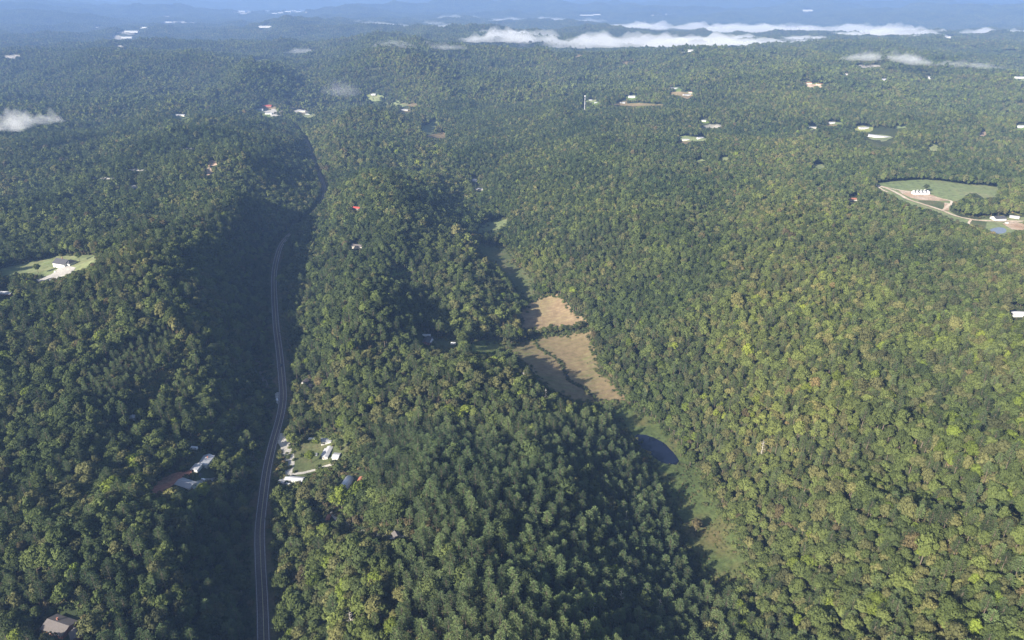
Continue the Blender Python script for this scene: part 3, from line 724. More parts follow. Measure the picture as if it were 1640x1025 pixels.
# ------------------------------------------------------------------ buildings
KEEP = []        # world circles kept free of trees: x, y, radius
def building(px, py, W, Lh, H, rot, wall, roof, label, name='house', cat='house', rise=1.6, over=0.5, style='gable', windows=True, chimney=False,
             porch=None, door=True, group=None, clear=True, awnings=None):
    """W across, Lh along the ridge; rot turns the ridge away from the viewing direction"""
    x, y, z = at(px, py); root = empty(name, (x, y, z - 0.1), math.radians(rot)); tag(root, label, cat, group)
    r = 0.5*math.hypot(W, Lh); KEEP.append((x, y, r + 4))
    if clear:
        k = F/max(project(x, y, z)[2], 1); a = max(r*k*0.8, 2.5)
        th = np.linspace(0, 2*np.pi, 12, endpoint=False)
        CLEAR.append(np.stack([px + (a+1)*np.cos(th), py + (a*0.62+1.5)*np.sin(th)], 1))
    w2, l2 = W/2, Lh/2; b = MB()
    base = -1.2
    if style == 'gable':
        b.add([(-w2,-l2,base),(w2,-l2,base),(w2,-l2,H),(0,-l2,H+rise),(-w2,-l2,H),(-w2,l2,base),(w2,l2,base),(w2,l2,H),(0,l2,H+rise),(-w2,l2,H)],
              [(0,1,2,3,4),(6,5,9,8,7),(1,6,7,2),(5,0,4,9),(0,5,6,1)])
        b.build('wall', wall, root)
        rf = MB(); o_ = over; dz = rise*o_/w2; th_ = 0.18
        for s in (-1, 1):
            xo = s*(w2+o_); q = [(0,-l2-o_,H+rise+0.06),(xo,-l2-o_,H-dz+0.06),(xo,l2+o_,H-dz+0.06),(0,l2+o_,H+rise+0.06)]
            q2 = [(a_, b_, c_+th_) for a_, b_, c_ in q]
            fs = [(0,1,2,3),(7,6,5,4),(0,4,5,1),(1,5,6,2),(2,6,7,3),(3,7,4,0)]
            rf.add(q+q2, fs if s > 0 else [f[::-1] for f in fs])
        rr = rf.build('roof', roof, root)
    elif style == 'arch':
        nseg = 12; vs = []; 
        for yy in (-l2, l2):
            for k in range(nseg+1):
                a_ = math.pi*k/nseg; vs.append((-w2*math.cos(a_), yy, H*0.25 + (H+rise-H*0.25)*math.sin(a_)))
        m_ = nseg+1
        rf = MB(); rf.add(vs, [(k, k+1, m_+k+1, m_+k) for k in range(nseg)]); rr = rf.build('roof', roof, root, smooth=True)
        sd_ = rr.modifiers.new('thick', 'SOLIDIFY'); sd_.thickness = 0.15; sd_.offset = -1
        for yy in (-l2+0.3, l2-0.3):
            e = [(x_*0.98, yy, z_*0.98) for x_, _, z_ in vs[:m_]]
            b.add([(-w2*.98, yy, base)] + e + [(w2*.98, yy, base)], [tuple(range(m_+2))])
        b.box(-w2, -w2+0.2, -l2+.3, l2-.3, base, H*0.25); b.box(w2-0.2, w2, -l2+.3, l2-.3, base, H*0.25)
        b.build('wall', wall, root)
    elif style == 'shed':
        b.add([(-w2,-l2,base),(w2,-l2,base),(w2,l2,base),(-w2,l2,base),(-w2,-l2,H+rise),(w2,-l2,H),(w2,l2,H),(-w2,l2,H+rise)],
              [(0,3,2,1),(0,1,5,4),(1,2,6,5),(2,3,7,6),(3,0,4,7)]); b.build('wall', wall, root)
        rf = MB(); o_ = over
        q = [(-w2-o_,-l2-o_,H+rise+.05),(w2+o_,-l2-o_,H-.1),(w2+o_,l2+o_,H-.1),(-w2-o_,l2+o_,H+rise+.05)]; q2 = [(a_, b_, c_+.16) for a_, b_, c_ in q]
        rf.add(q+q2, [(3,2,1,0),(4,5,6,7),(0,1,5,4),(1,2,6,5),(2,3,7,6),(3,0,4,7)]); rr = rf.build('roof', roof, root)
    elif style == 'hip':
        b.box(-w2, w2, -l2, l2, base, H); b.build('wall', wall, root)
        o_ = over; k_ = max(l2 - w2, 0.3); rf = MB()
        rf.add([(-w2-o_,-l2-o_,H+.02),(w2+o_,-l2-o_,H+.02),(w2+o_,l2+o_,H+.02),(-w2-o_,l2+o_,H+.02),(0,-k_,H+rise),(0,k_,H+rise)],
               [(0,1,4),(1,2,5,4),(2,3,5),(3,0,4,5),(3,2,1,0)]); rr = rf.build('roof', roof, root)
    if windows:
        for s in (-1, 1):
            nwin = max(1, int(Lh//4.5))
            for k in range(nwin):
                yy = -l2 + Lh*(k+0.5)/nwin
                wb = MB(); wb.box(s*w2 - 0.07, s*w2 + 0.07, yy-0.62, yy+0.62, 0.95, min(2.15, H-0.2)); f_ = wb.build('window', M['trim'], root)
                pb = MB(); pb.box(s*w2 - 0.09, s*w2 + 0.09, yy-0.5, yy+0.5, 1.07, min(2.03, H-0.32)); pb.build('pane', M['glass'], f_)
        for s in (-1, 1):
            xx = w2*0.45; wb = MB(); wb.box(xx-0.62, xx+0.62, s*l2-0.07, s*l2+0.07, 0.95, min(2.15, H-0.2)); f_ = wb.build('window', M['trim'], root)
            pb = MB(); pb.box(xx-0.5, xx+0.5, s*l2-0.09, s*l2+0.09, 1.07, min(2.03, H-0.32)); pb.build('pane', M['glass'], f_)
    if door:
        db = MB(); db.box(-w2*0.4-0.5, -w2*0.4+0.5, -l2-0.06, -l2+0.06, 0.1, 2.2); db.build('door', M['door'], root)
    if chimney:
        cb = MB(); cb.box(w2*0.3-0.45, w2*0.3+0.45, l2*0.3-0.45, l2*0.3+0.45, H, H+rise+1.1); cb.box(w2*0.3-0.55, w2*0.3+0.55, l2*0.3-0.55, l2*0.3+0.55, H+rise+1.1, H+rise+1.25)
        cb.build('chimney', M['brick'], rr)
    if porch:
        side, dep, mt = porch; pb = MB(); x0 = side*w2; x1 = side*(w2+dep)
        q = [(x0,-l2*0.7,H+0.0),(x1,-l2*0.7,H-0.45),(x1,l2*0.7,H-0.45),(x0,l2*0.7,H+0.0)]; q = q if side > 0 else q[::-1]; q2 = [(a_, b_, c_+.14) for a_, b_, c_ in q]
        pb.add(q+q2, [(3,2,1,0),(4,5,6,7),(0,1,5,4),(1,2,6,5),(2,3,7,6),(3,0,4,7)]); pr = pb.build('porch', mt, root)
        for yy in (-l2*0.65, 0, l2*0.65):
            qb = MB(); qb.box(x1-side*0.2-0.07, x1-side*0.2+0.07, yy-.07, yy+.07, -0.5, H-0.42); qb.build('post', M['trim'], pr)
    return root

B = building
B(525,727, 5.2, 17, 2.7, -4, M['siding'], M['white_roof'], 'long white metal-roofed mobile home on the lawn beside the highway pullout', 'mobile_home', 'mobile home', 0.7, porch=(-1, 2.4, M['white_roof']))
B(523,709, 10, 5.5, 2.8, 4, M['siding'], M['white_roof'], 'white shed-roofed carport building behind the long mobile home', 'outbuilding', 'outbuilding', 0.9, style='shed', windows=False)
B(539,733, 8, 6.0, 2.6, 84, M['siding'], M['white_roof'], 'small white gabled shed right of the long mobile home', 'shed', 'shed', 1.1, windows=False)
B(472,770, 5.5, 17, 2.7, 82, M['siding'], M['white_roof'], 'white roadside house with long pale metal roof beside the gravel pullout', 'roadside_house', 'house', 0.9)
B(452,774, 4.2, 5.5, 2.4, 78, M['siding'], M['grey_roof'], 'tiny grey-roofed shed between the roadside house and the highway', 'shed', 'shed', 0.6, windows=False)
B(555,777, 9, 16, 3.6, -12, M['siding'], M['trim'], 'white arched-roof barn above the big yellow-green tree', 'arched_barn', 'barn', 1.4, style='arch', windows=False)
B(577,773, 4.0, 9, 2.6, -10, M['wood'], M['rust_roof'], 'rusty-roofed shed just right of the arched barn', 'shed', 'shed', 0.9, windows=False)
B(635,860, 4.6, 5.5, 2.4, 30, M['wood'], M['shingle'], 'small grey-roofed cabin at the end of the dirt track', 'cabin', 'cabin', 1.3)
B(526,832, 2.6, 6, 2.3, -4, M['wood'], M['rust_roof'], 'narrow rusty hut at the bend of the dirt track', 'hut', 'hut', 0.5, windows=False)
B(330,741, 9.5, 14, 2.9, -6, M['siding'], M['white_roof'], 'white house with ribbed pale roof above the red clay bank', 'farmhouse', 'house', 1.7, chimney=True)
B(315,751, 6, 8.5, 2.4, -6, M['siding'], M['white_roof'], 'low white annex on the left side of the ribbed-roof house', 'annex', 'outbuilding', 0.7, windows=False)
B(299,778, 9, 16, 2.8, 68, M['siding'], M['grey_roof'], 'pale grey metal-roofed house at the foot of the red clay bank', 'grey_roofed_house', 'house', 1.5)
B(97,1006, 12, 18, 3.0, 72, M['brick'], M['shingle'], 'large house with grey-brown shingle roof in the wood at the bottom left corner', 'brick_house', 'house', 2.4, chimney=True)
B(124,1019, 7, 8, 2.6, 40, M['brick'], M['shingle'], 'shingled garage wing in front of the large bottom left house', 'garage', 'garage', 1.4, windows=False)
B(684,548, 9, 15, 3.0, -10, M['brick'], M['dark_roof'], 'dark-roofed house with white porch beside the small central lawn', 'porch_house', 'house', 2.0, porch=(1, 2.4, M['white_roof']))
B(683,539, 4, 10, 2.4, 88, M['siding'], M['white_roof'], 'thin white-roofed shed behind the dark-roofed porch house', 'shed', 'shed', 0.5, windows=False)
B(489,614, 5.5, 9, 2.8, -20, M['siding'], M['shingle'], 'small house with a white gable right of the highway bend', 'cottage', 'house', 1.8)
B(498,620, 4.5, 5, 2.4, 60, M['wood'], M['shingle'], 'brown shed right of the small white-gabled cottage', 'shed', 'shed', 0.9, windows=False)
B(573,396, 11, 20, 3.0, 76, M['cream'], M['shingle'], 'pale house hidden among trees on the central ridge', 'ridge_house', 'house', 2.2)
B(572,335, 8, 14, 3.0, 70, M['wood'], M['red_roof'], 'red-roofed house buried in trees high on the central ridge', 'red_roofed_house', 'house', 1.6)
B(103,425, 16, 22, 5.2, 70, M['siding'], M['dark_roof'], 'large white country house with dark roof on the left hilltop lawn', 'country_house', 'house', 4.5, chimney=True)
B(114,424, 9, 12, 4.0, -18, M['siding'], M['dark_roof'], 'dark-roofed wing on the right of the large country house', 'house_wing', 'house', 3.6, style='hip')
B(8,472, 9, 22, 3.0, 86, M['brick'], M['white_roof'], 'brick house with pale roof cut by the left frame edge', 'edge_house', 'house', 1.5)
B(213,671, 4, 5, 2.4, 20, M['siding'], M['grey_roof'], 'tiny pale shed at the lower end of the dark tree cutting', 'shed', 'shed', 0.7, windows=False)
B(760,290, 9, 12, 3.5, 80, M['siding'], M['white_roof'], 'white building at the wood edge above the shaded creek', 'white_building', 'building', 1.4)
B(768,304, 8, 18, 2.8, 75, M['cream'], M['grey_roof'], 'grey-roofed long building below the white one above the creek', 'grey_building', 'building', 1.2)
lb_ = B(1474,311, 11, 32, 4.6, 100, M['trim'], M['dark_roof'], 'long white barn with dark roof and white gables in the right-hand farm field', 'long_barn', 'barn', 3.0)
for yy in (-12, -4, 4, 12):
    for sx in (-1, 1):
        g_ = MB(); x0, x1 = sx*1.6, sx*5.9
        vs = [(x0,yy-1.9,5.2),(x1,yy-1.9,4.2),(x1,yy-1.9,6.0),(x0,yy-1.9,6.2),(x0,yy+1.9,5.2),(x1,yy+1.9,4.2),(x1,yy+1.9,6.0),(x0,yy+1.9,6.2),(x1,yy,7.2),(x0,yy,7.4)]
        g_.add(vs, [(0,1,2,3),(5,4,7,6),(1,5,6,8,2),(3,2,8,9),(8,6,7,9)]); g_.build('dormer', M['trim'], lb_)
B(1598,352, 14, 20, 4.0, 95, M['siding'], M['dark_roof'], 'white house with black roof above the small farm pond', 'farm_house', 'house', 3.0)
B(1624,349, 8, 14, 3.0, 60, M['siding'], M['white_roof'], 'white shed right of the black-roofed farm house', 'shed', 'shed', 1.0, windows=False)
B(1365,321, 9, 20, 3.2, 95, M['cream'], M['rust_roof'], 'pale building in a red clearing left of the farm', 'red_clearing_house', 'house', 1.6)
B(1632,505, 10, 18, 3.2, 80, M['siding'], M['white_roof'], 'white-roofed house at the right frame edge in the green wood', 'white_roofed_house', 'house', 1.4)
FARB = [  # px, py, W, L, H, rot, wall, roof, label, name, cat
 (1411,220,14,95,4,46,'siding','white_roof','very long white poultry house right of the mid-distance wood','poultry_house','barn'),
 (1383,206,12,34,4,95,'siding','white_roof','white farm building at the upper end of the poultry house drive','farm_building','building'),
 (1332,198,10,20,4,88,'siding','white_roof','white house on the strip of pasture above the poultry house','pasture_house','house'),
 (1301,205,10,24,3,92,'cream','grey_roof','grey-roofed house below the strip of pasture','valley_house','house'),
 (1127,194,10,16,3,85,'siding','white_roof','small white house above the sandy track in the mid distance','small_white_house','house'),
 (1098,225,10,24,3.5,80,'cream','white_roof','pale house on the mid-distance lawn, left of its neighbour','lawn_house','house'),
 (1121,222,12,20,3.5,95,'siding','grey_roof','grey-roofed house on the mid-distance lawn, right of its neighbour','lawn_house','house'),
 (1079,143,14,40,5,92,'siding','white_roof','large white-roofed building above the hilltop settlement','settlement_hall','building'),
 (1100,153,14,36,4,100,'siding','grey_roof','grey-roofed building lowest in the hilltop settlement','settlement_house','building'),
 (1107,149,10,24,4,80,'cream','rust_roof','rusty-roofed building rightmost in the hilltop settlement','settlement_house','building'),
 (1012,156,14,30,5,75,'siding','white_roof','bright white-roofed house halfway between mast and hilltop settlement','white_bright_house','house'),
 (997,165,10,22,3,90,'siding','white_roof','white house right of the two sheds beside the mast','hillside_house','house'),
 (946,161,8,16,3,90,'siding','white_roof','white shed immediately right of the tall mast','mast_shed','shed'),
 (954,165,7,14,3,90,'siding','white_roof','second white shed right of the tall mast','mast_shed','shed'),
 (1095,86,18,26,7,90,'siding','white_roof','left of two white houses below the fog ridge','ridge_top_house','house'),
 (1106,83,18,36,9,95,'siding','white_roof','right and larger of two white houses below the fog ridge','ridge_top_house','house'),
 (1414,130,18,26,8,85,'siding','white_roof','white house at the right end of the far pasture','far_house','house'),
 (1489,126,20,28,9,80,'siding','grey_roof','lone white house in the far right woods','lone_house','house'),
 (1294,134,16,30,4,90,'cream','rust_roof','left building on the pink earthworks of the far hill','site_building','building'),
 (1312,136,16,26,4,90,'cream','rust_roof','right building on the pink earthworks of the far hill','site_building','building'),
 (1356,120,14,30,4,90,'siding','white_roof','pale building left of the far pasture','far_pasture_building','building'),
 (1634,125,16,50,5,92,'siding','white_roof','long white building at the far right frame edge','edge_building','building'),
 (1636,204,10,26,5,90,'siding','white_roof','white building at the right frame edge above the farm','edge_barn','building'),
 (428,171,22,46,6,92,'brick','red_roof','red-roofed commercial building at the end of the highway','shop_building','building'),
 (417,177,18,30,6,90,'siding','white_roof','white commercial building left of the red-roofed one','shop_building','building'),
 (431,183,16,34,5,85,'siding','white_roof','white commercial building below the red-roofed one','shop_building','building'),
 (483,179,16,40,5,96,'cream','white_roof','pale warehouse right of the highway end','warehouse','warehouse'),
 (494,184,12,30,4,92,'siding','grey_roof','grey warehouse below the pale warehouse','warehouse','warehouse'),
 (598,152,14,26,5,90,'siding','white_roof','white barn at the back of the distant hazy pastures','pasture_barn','barn'),
 (648,177,12,30,4,92,'siding','grey_roof','grey barn at the front of the distant hazy pastures','pasture_barn','barn'),
 (290,186,14,40,5,80,'cream','white_roof','pale building below the dark hill at upper left','hazy_building','building'),
 (20,159,12,30,5,88,'siding','white_roof','single white building in hazy woods at the left edge','hazy_house','house'),
 (426,44,60,170,14,92,'siding','white_roof','white warehouse alone in the far haze left of centre','far_warehouse','warehouse'),
 (212,52,70,150,14,95,'siding','white_roof','white factory roof at the right of the far pale site','far_factory','factory'),
 (204,61,50,120,12,95,'siding','white_roof','white factory roof lowest on the far pale site','far_factory','factory'),
 (156,45,40,100,10,90,'siding','white_roof','small white roof left above the far pale site','far_factory','factory'),
 (231,45,40,100,10,90,'siding','white_roof','small white roof right above the far pale site','far_factory','factory'),
 (270,36,60,130,12,95,'siding','white_roof','white roof on the long pale strip in the far haze','far_plant','factory'),
 (388,19,90,180,22,90,'siding','white_roof','white buildings block in the far haze at top left','far_block','building'),
 (1293,18,90,190,24,90,'siding','white_roof','single bright building on the far mountain slope','mountain_building','building'),
 (1517,61,30,50,12,90,'siding','white_roof','left of two white houses beside the fog-ringed hill','hill_house','house'),
 (1524,61,30,50,12,90,'siding','white_roof','right of two white houses beside the fog-ringed hill','hill_house','house')]
for q, (a, b_, W_, L_, H_, rt, wl, rf_, lb, nm, ct) in enumerate(FARB):
    if b_ > 90:
        x, y, z = at(a, b_); k_ = F/project(x, y, z)[2]; e_ = 0.55*min(L_, 40)*k_ + 3; th = np.linspace(0, 2*np.pi, 12, endpoint=False); rr = 1 + RNG.uniform(-.3, .3, 12)
        drape('yard', np.stack([a + e_*rr*np.cos(th), b_ + 0.8 + (e_*0.30)*rr*np.sin(th)], 1), M[['pasture', 'meadow', 'hay2'][q % 3]], 0.6, jag=0)
    k_ = 1.0 if L_ > 90 and b_ > 200 else 0.8
    if rf_ == 'white_roof': rf_ = 'far_white'
    B(a, b_, W_*k_, L_*k_, H_*0.85, rt, M[wl], M[rf_], lb, nm, ct, rise=max(1.0, H_*0.35), windows=False, door=False)
for (a, b_, s_) in [(440,22,1),(450,21,1),(462,19,1.3),(470,18,1.6),(478,19,1.4),(488,20,1),(428,18,1)]:
    B(a, b_, 60*s_, 90*s_, 12, 90, M['siding'], M['far_white'], 'one of the white roofs of the distant town in blue haze', 'town_roof', 'building', rise=4, windows=False, door=False, group='white roofs of the distant town')
for (a, b_) in [(934,25),(945,25),(956,24)]:
    B(a, b_, 60, 120, 12, 90, M['siding'], M['far_white'], 'one of the low white roofs in haze beyond the fog banks', 'distant_roof', 'building', rise=4, windows=False, door=False, group='white roofs beyond the fog')

# mast
def mast():
    x, y, z = at(936, 176); r = empty('radio_mast', (x, y, z)); tag(r, 'tall white lattice mast standing above the mid-distance woods', 'mast')
    KEEP.append((x, y, 14)); CLEAR.append(np.array([(934,152),(938,152),(938,175),(934,175)]))
    Hm = 50
    for k in range(3):
        a = 2*math.pi*k/3; b = MB(); b.tube((1.5*math.cos(a), 1.5*math.sin(a), -1), (0.7*math.cos(a), 0.7*math.sin(a), Hm), 0.22, 0.15); b.build('leg', M['trim'], r)
    b = MB()
    for k in range(25):
        z0 = k*2.0; q0 = 1.5 - 0.8*z0/Hm; q1 = 1.5 - 0.8*(z0+2)/Hm
        for j in range(3):
            a = 2*math.pi*j/3; c = 2*math.pi*(j+1)/3
            b.tube((q0*math.cos(a), q0*math.sin(a), z0), (q1*math.cos(c), q1*math.sin(c), z0+2), 0.1, 0.1, 4)
            b.tube((q0*math.cos(a), q0*math.sin(a), z0), (q0*math.cos(c), q0*math.sin(c), z0), 0.1, 0.1, 4)
    b.build('bracing', M['trim'], r)
    b = MB()
    for k in range(3):
        a = 2*math.pi*k/3 + 0.5; b.box(2.0*math.cos(a)-0.6, 2.0*math.cos(a)+0.6, 2.0*math.sin(a)-0.6, 2.0*math.sin(a)+0.6, Hm-5, Hm-1.5)
        b.tube((0.5*math.cos(a), 0.5*math.sin(a), Hm-3), (2.0*math.cos(a), 2.0*math.sin(a), Hm-3), 0.12, 0.12, 4)
    b.build('antenna', M['trim'], r)
mast()

# vehicles
def vehicle(px, py, rot, paint, label, name='parked_car', cat='car', kind='car', on_road=False, group=None):
    x, y, z = at(px, py)
    if on_road:
        d, zr = seg_dist(np.array([x]), np.array([y]), ROAD); z = float(zr[0]) + 0.24
    else: z += 0.35
    r = empty(name, (x, y, z), math.radians(rot)); tag(r, label, cat, group)
    Lx, Wx = (5.6, 2.0) if kind == 'pickup' else (4.6, 1.85)
    h = Wx/2; q = Lx/2
    prof = [(-q,.35),(-q,.85),(-q+.25,1.0)] + ([(0.1,1.05),(0.2,1.8),(1.3,1.8),(1.75,1.1)] if kind == 'pickup' else [(-q+.9,1.05),(-q+1.3,1.5),(0.5,1.5),(1.15,1.0)]) + [(q-.2,.95),(q,.75),(q,.35)]
    n_ = len(prof); b = MB()
    ins = lambda z_: h*(0.86 if z_ > 1.3 else 1.0)
    b.add([(-ins(z_), y_, z_) for y_, z_ in prof] + [(ins(z_), y_, z_) for y_, z_ in prof],
          [tuple(range(n_))] + [tuple(range(2*n_-1, n_-1, -1))] + [(k, n_+k, n_+(k+1) % n_, (k+1) % n_) for k in range(n_)])
    if kind == 'pickup': b.box(-h, -h+.12, -q, 0.1, 1.0, 1.25); b.box(h-.12, h, -q, 0.1, 1.0, 1.25); b.box(-h+.12, h-.12, -q, -q+.1, 1.0, 1.25)
    b.build('body', paint, r)
    g_ = MB()
    if kind == 'pickup': g_.add([(-.8,1.36,1.74),(.8,1.36,1.74),(.86,1.72,1.16),(-.86,1.72,1.16)], [(0,1,2,3)])
    else: g_.add([(-.72,.56,1.46),(.72,.56,1.46),(.8,1.12,1.06),(-.8,1.12,1.06)], [(0,1,2,3)])
    g_.build('windscreen', M['glass'], r, loc=(0, .03, .03))
    for sx in (-1, 1):
        g2 = MB()
        y0, y1 = (0.35, 1.2) if kind == 'pickup' else (-q+1.2, 0.5)
        g2.add([(sx*h*.99,y0-.1,1.12),(sx*h*.99,y1+.25,1.12),(sx*h*.885,y1,1.42),(sx*h*.885,y0,1.42)], [(0,1,2,3)]); g2.build('side_window', M['glass'], r, loc=(sx*.015, 0, 0))
        for yy in (-q+.95, q-.95):
            wb = MB(); wb.tube((sx*(h-.22), yy, .34), (sx*(h+.02), yy, .34), .34, .34, 12); wb.build('wheel', M['tyre'], r)
    return r
vehicle(451, 586, 6, M['car_dark'], 'dark pickup truck driving on the highway, the only one in its lanes', 'pickup_truck', 'pickup truck', 'pickup', True)
vehicle(444, 641, 30, M['car_white'], 'white car parked on the pullout at the highway bend')
vehicle(463, 777, 60, M['car_white'], 'white car parked in front of the roadside house')
vehicle(459, 776, 85, M['car_silver'], 'silver car parked left of the white one before the roadside house')
vehicle(507, 729, 10, M['car_silver'], 'silver car parked left of the long mobile home')
vehicle(325, 769, 75, M['car_white'], 'white car parked on the gravel below the ribbed-roof house')
vehicle(321, 762, 20, M['car_dark'], 'dark car parked between the annex and the grey-roofed house')
vehicle(88, 436, 30, M['car_white'], 'white car on the drive of the hilltop country house')
vehicle(1612, 358, 80, M['car_white'], 'white pickup parked right of the farm pond', 'pickup_truck', 'pickup truck', 'pickup')

def caravan(px, py, rot, label, Lc=8.0):
    x, y, z = at(px, py); r = empty('caravan', (x, y, z+.3), math.radians(rot)); tag(r, label, 'caravan'); KEEP.append((x, y, 7))
    th = np.linspace(0, 2*np.pi, 10, endpoint=False); CLEAR.append(np.stack([px + 8*np.cos(th), py + 5*np.sin(th)], 1))
    h = 1.25; q = Lc/2; prof = [(-q,.5),(-q,2.3),(-q+.4,2.75),(q-.7,2.75),(q,1.9),(q,.5)]; n_ = len(prof); b = MB()
    b.add([(-h, y_, z_) for y_, z_ in prof] + [(h, y_, z_) for y_, z_ in prof], [tuple(range(n_)), tuple(range(2*n_-1, n_-1, -1))] + [(k, n_+k, n_+(k+1) % n_, (k+1) % n_) for k in range(n_)])
    b.build('body', M['car_white'], r)
    for sx in (-1, 1):
        for yy in (-0.45, 0.45): wb = MB(); wb.tube((sx*(h-.2), yy, .35), (sx*(h+.02), yy, .35), .35, .35, 10); wb.build('wheel', M['tyre'], r)
        for yy in (-2.2, 1.6): wb = MB(); wb.box(sx*h-.02, sx*h+.02, yy-.5, yy+.5, 1.4, 2.0); wb.build('window', M['glass'], r)
    b = MB(); b.tube((0, q, .55), (0, q+1.3, .5), .07, .07); b.build('drawbar', M['steel'], r)
caravan(500, 706, 86, 'white caravan at the top of the lawn beside the mobile home')
caravan(726, 552, 84, 'white caravan at the right end of the small central lawn', 7)
caravan(311, 720, 82, 'white trailer in the dark clearing behind the ribbed-roof house', 7)

# ------------------------------------------------------------------ creek through the grazed field
CREEK = [(853,540),(858,546),(861,555),(870,562),(880,568),(892,576),(899,584),(903,593),(908,602),(911,610),(920,615),(930,619),(940,626),(948,633),(953,640)]
ck = pxline(CREEK, 5)
ribbon('creek_bed', ck, 4.2, ground_mat('creek_mud', ((0.05, 0.05, 0.03), (0.07, 0.065, 0.04), (0.10, 0.085, 0.055)), 0.05, 0.5), 0.34, wob=0.5, step=3)
ribbon('creek', ck, 1.6, M['water'], 0.42, wob=0.2, step=3)

# ------------------------------------------------------------------ where trees stand
def wood(rmin, rmax, sp_fn, az=46):
    pass
def poly_hit(px, py):
    bad = np.zeros(px.shape, bool)
    for p in CLEAR:
        x0, y0 = p[:, 0].min(), p[:, 1].min(); x1, y1 = p[:, 0].max(), p[:, 1].max()
        k = np.where((px > x0) & (px < x1) & (py > y0) & (py < y1))[0]
        if len(k): bad[k] |= in_poly(px[k], py[k], p)
    return bad
def grid(sp, rmax, rmin, azmax, seed):
    rng = np.random.default_rng(seed); a = math.radians(azmax)
    xs = np.arange(-rmax*math.sin(a), rmax*math.sin(a), sp); ys = np.arange(60, rmax, sp*0.9)
    X, Y = np.meshgrid(xs, ys); X = X + (np.arange(len(ys)) % 2)[:, None]*sp*0.5
    X = X.ravel() + rng.uniform(-.36, .36, X.size)*sp; Y = Y.ravel() + rng.uniform(-.36, .36, Y.size)*sp
    r = np.hypot(X, Y); az = np.abs(np.arctan2(X, Y)); k = (r > rmin) & (r < rmax) & (az < a)
    return X[k], Y[k]
# line parting the right-hand slope from the rest, photo pixels (x of valley at each y)
VY = [0,150,200,300,360,470,530,600,650,720,800,900,1025]; VX = [700,700,705,740,790,850,930,960,1000,1080,1120,1160,1180]
RY = [180,200,225,290,340,393,440,520,600,640,710,800,900,1025]; RX = [440,470,490,516,505,450,439,442,451,453,437,421,417,422]
def region(px, py):
    v = np.interp(py, VY, VX); rd = np.interp(py, RY, RX)
    return np.where(px > v, 2, np.where(px > rd, 1, 0))       # 0 left of highway, 1 middle, 2 right slope

R_NEAR = 2700.0
YOUNG = np.array([(130,645),(150,600),(200,560),(262,530),(285,542),(262,590),(230,620),(200,650),(160,664)], float)   # a stand of young pines
def stand(sp, seed, rmin, rmax):
    X, Y = grid(sp, rmax, rmin, 47, seed); Z = height(X, Y); px, py, d = project(X, Y, Z)
    return X, Y, Z, px, py, d, region(px, py)
parts_ = []
for sp, want, seed in ((5.9, 2, 1), (7.5, 1, 2), (7.4, 0, 3)):
    X, Y, Z, px, py, d, rg = stand(sp, seed, 60, R_NEAR); k = rg == want
    parts_.append(np.stack([X[k], Y[k], Z[k], px[k], py[k], d[k], rg[k], np.full(k.sum(), sp)], 1))
T_ = np.concatenate(parts_)
rng = np.random.default_rng(5)
X, Y, Z, px, py, d, rg, sp = T_.T
n_ = len(X)
# pine share by place
pine_p = np.where(rg == 2, 0.10, 0.16) + 0.25*np.clip(fbm(X/260, Y/260, 3, 77), -0.5, 0.6)
pine_p = np.where((rg == 1) & (px > 600) & (py > 690), 0.86, pine_p)
pine_p = np.where((rg == 1) & (px > 440) & (px <= 640) & (py > 800), 0.12, pine_p)
pine_p = np.where((rg == 0) & (py > 800), 0.36, pine_p)
pine_p = np.where((rg == 2) & (py < 420) & (px < 1000), 0.40, pine_p)
pine = rng.random(n_) < pine_p
sc = sp/8.9*1.02*np.exp(rng.normal(0, 0.24, n_)).clip(0.5, 1.7)*(1 + 0.22*fbm(X/70, Y/70, 2, 88))
sc = np.where(pine, rng.uniform(0.66, 1.0, n_)*np.where(rg == 2, 0.82, 1.0), sc)
# thin belts: road corridor, buildings, tops or bases over cleared polygons
drd, _ = seg_dist(X, Y, ROAD)
ok = drd > np.where(Y > 1700, 8.5, np.where(Y > 1250, 10.5, 13.5)) + 3*vnoise(X/30, Y/30, 9)
young = in_poly(px, py, YOUNG) & (rg == 0)
pine = pine | young; sc = np.where(young, rng.uniform(0.42, 0.58, n_), sc)
sz = np.where(pine, sc, 0.5*sc + 0.46)*np.exp(rng.normal(0, 0.13, n_))
sz = np.where(young, sc*0.9, sz)
ht = np.where(pine, 24.0, 16.5)*sz
for fr in (0.0, 0.3, 0.6, 0.85, 1.0):
    a_, b_, dd = project(X, Y, Z + ht*fr)
    ok &= ~poly_hit(a_, b_)
for sgn in (-1, 1):
    a_, b_, dd = project(X + sgn*3.6*sc, Y, Z + ht*0.72); ok &= ~poly_hit(a_, b_)
for kx, ky, kr in KEEP: ok &= (X-kx)**2 + (Y-ky)**2 > (kr + 2)**2
for poly, zp in PONDS: ok &= ~in_poly(X, Y, poly)
dck, _ = seg_dist(X, Y, ck); ok &= dck > 8
gap = vnoise(X/38, Y/38, 91) + 0.5*vnoise(X/14, Y/14, 92)
ok &= (gap > -1.1) | (rg == 2)
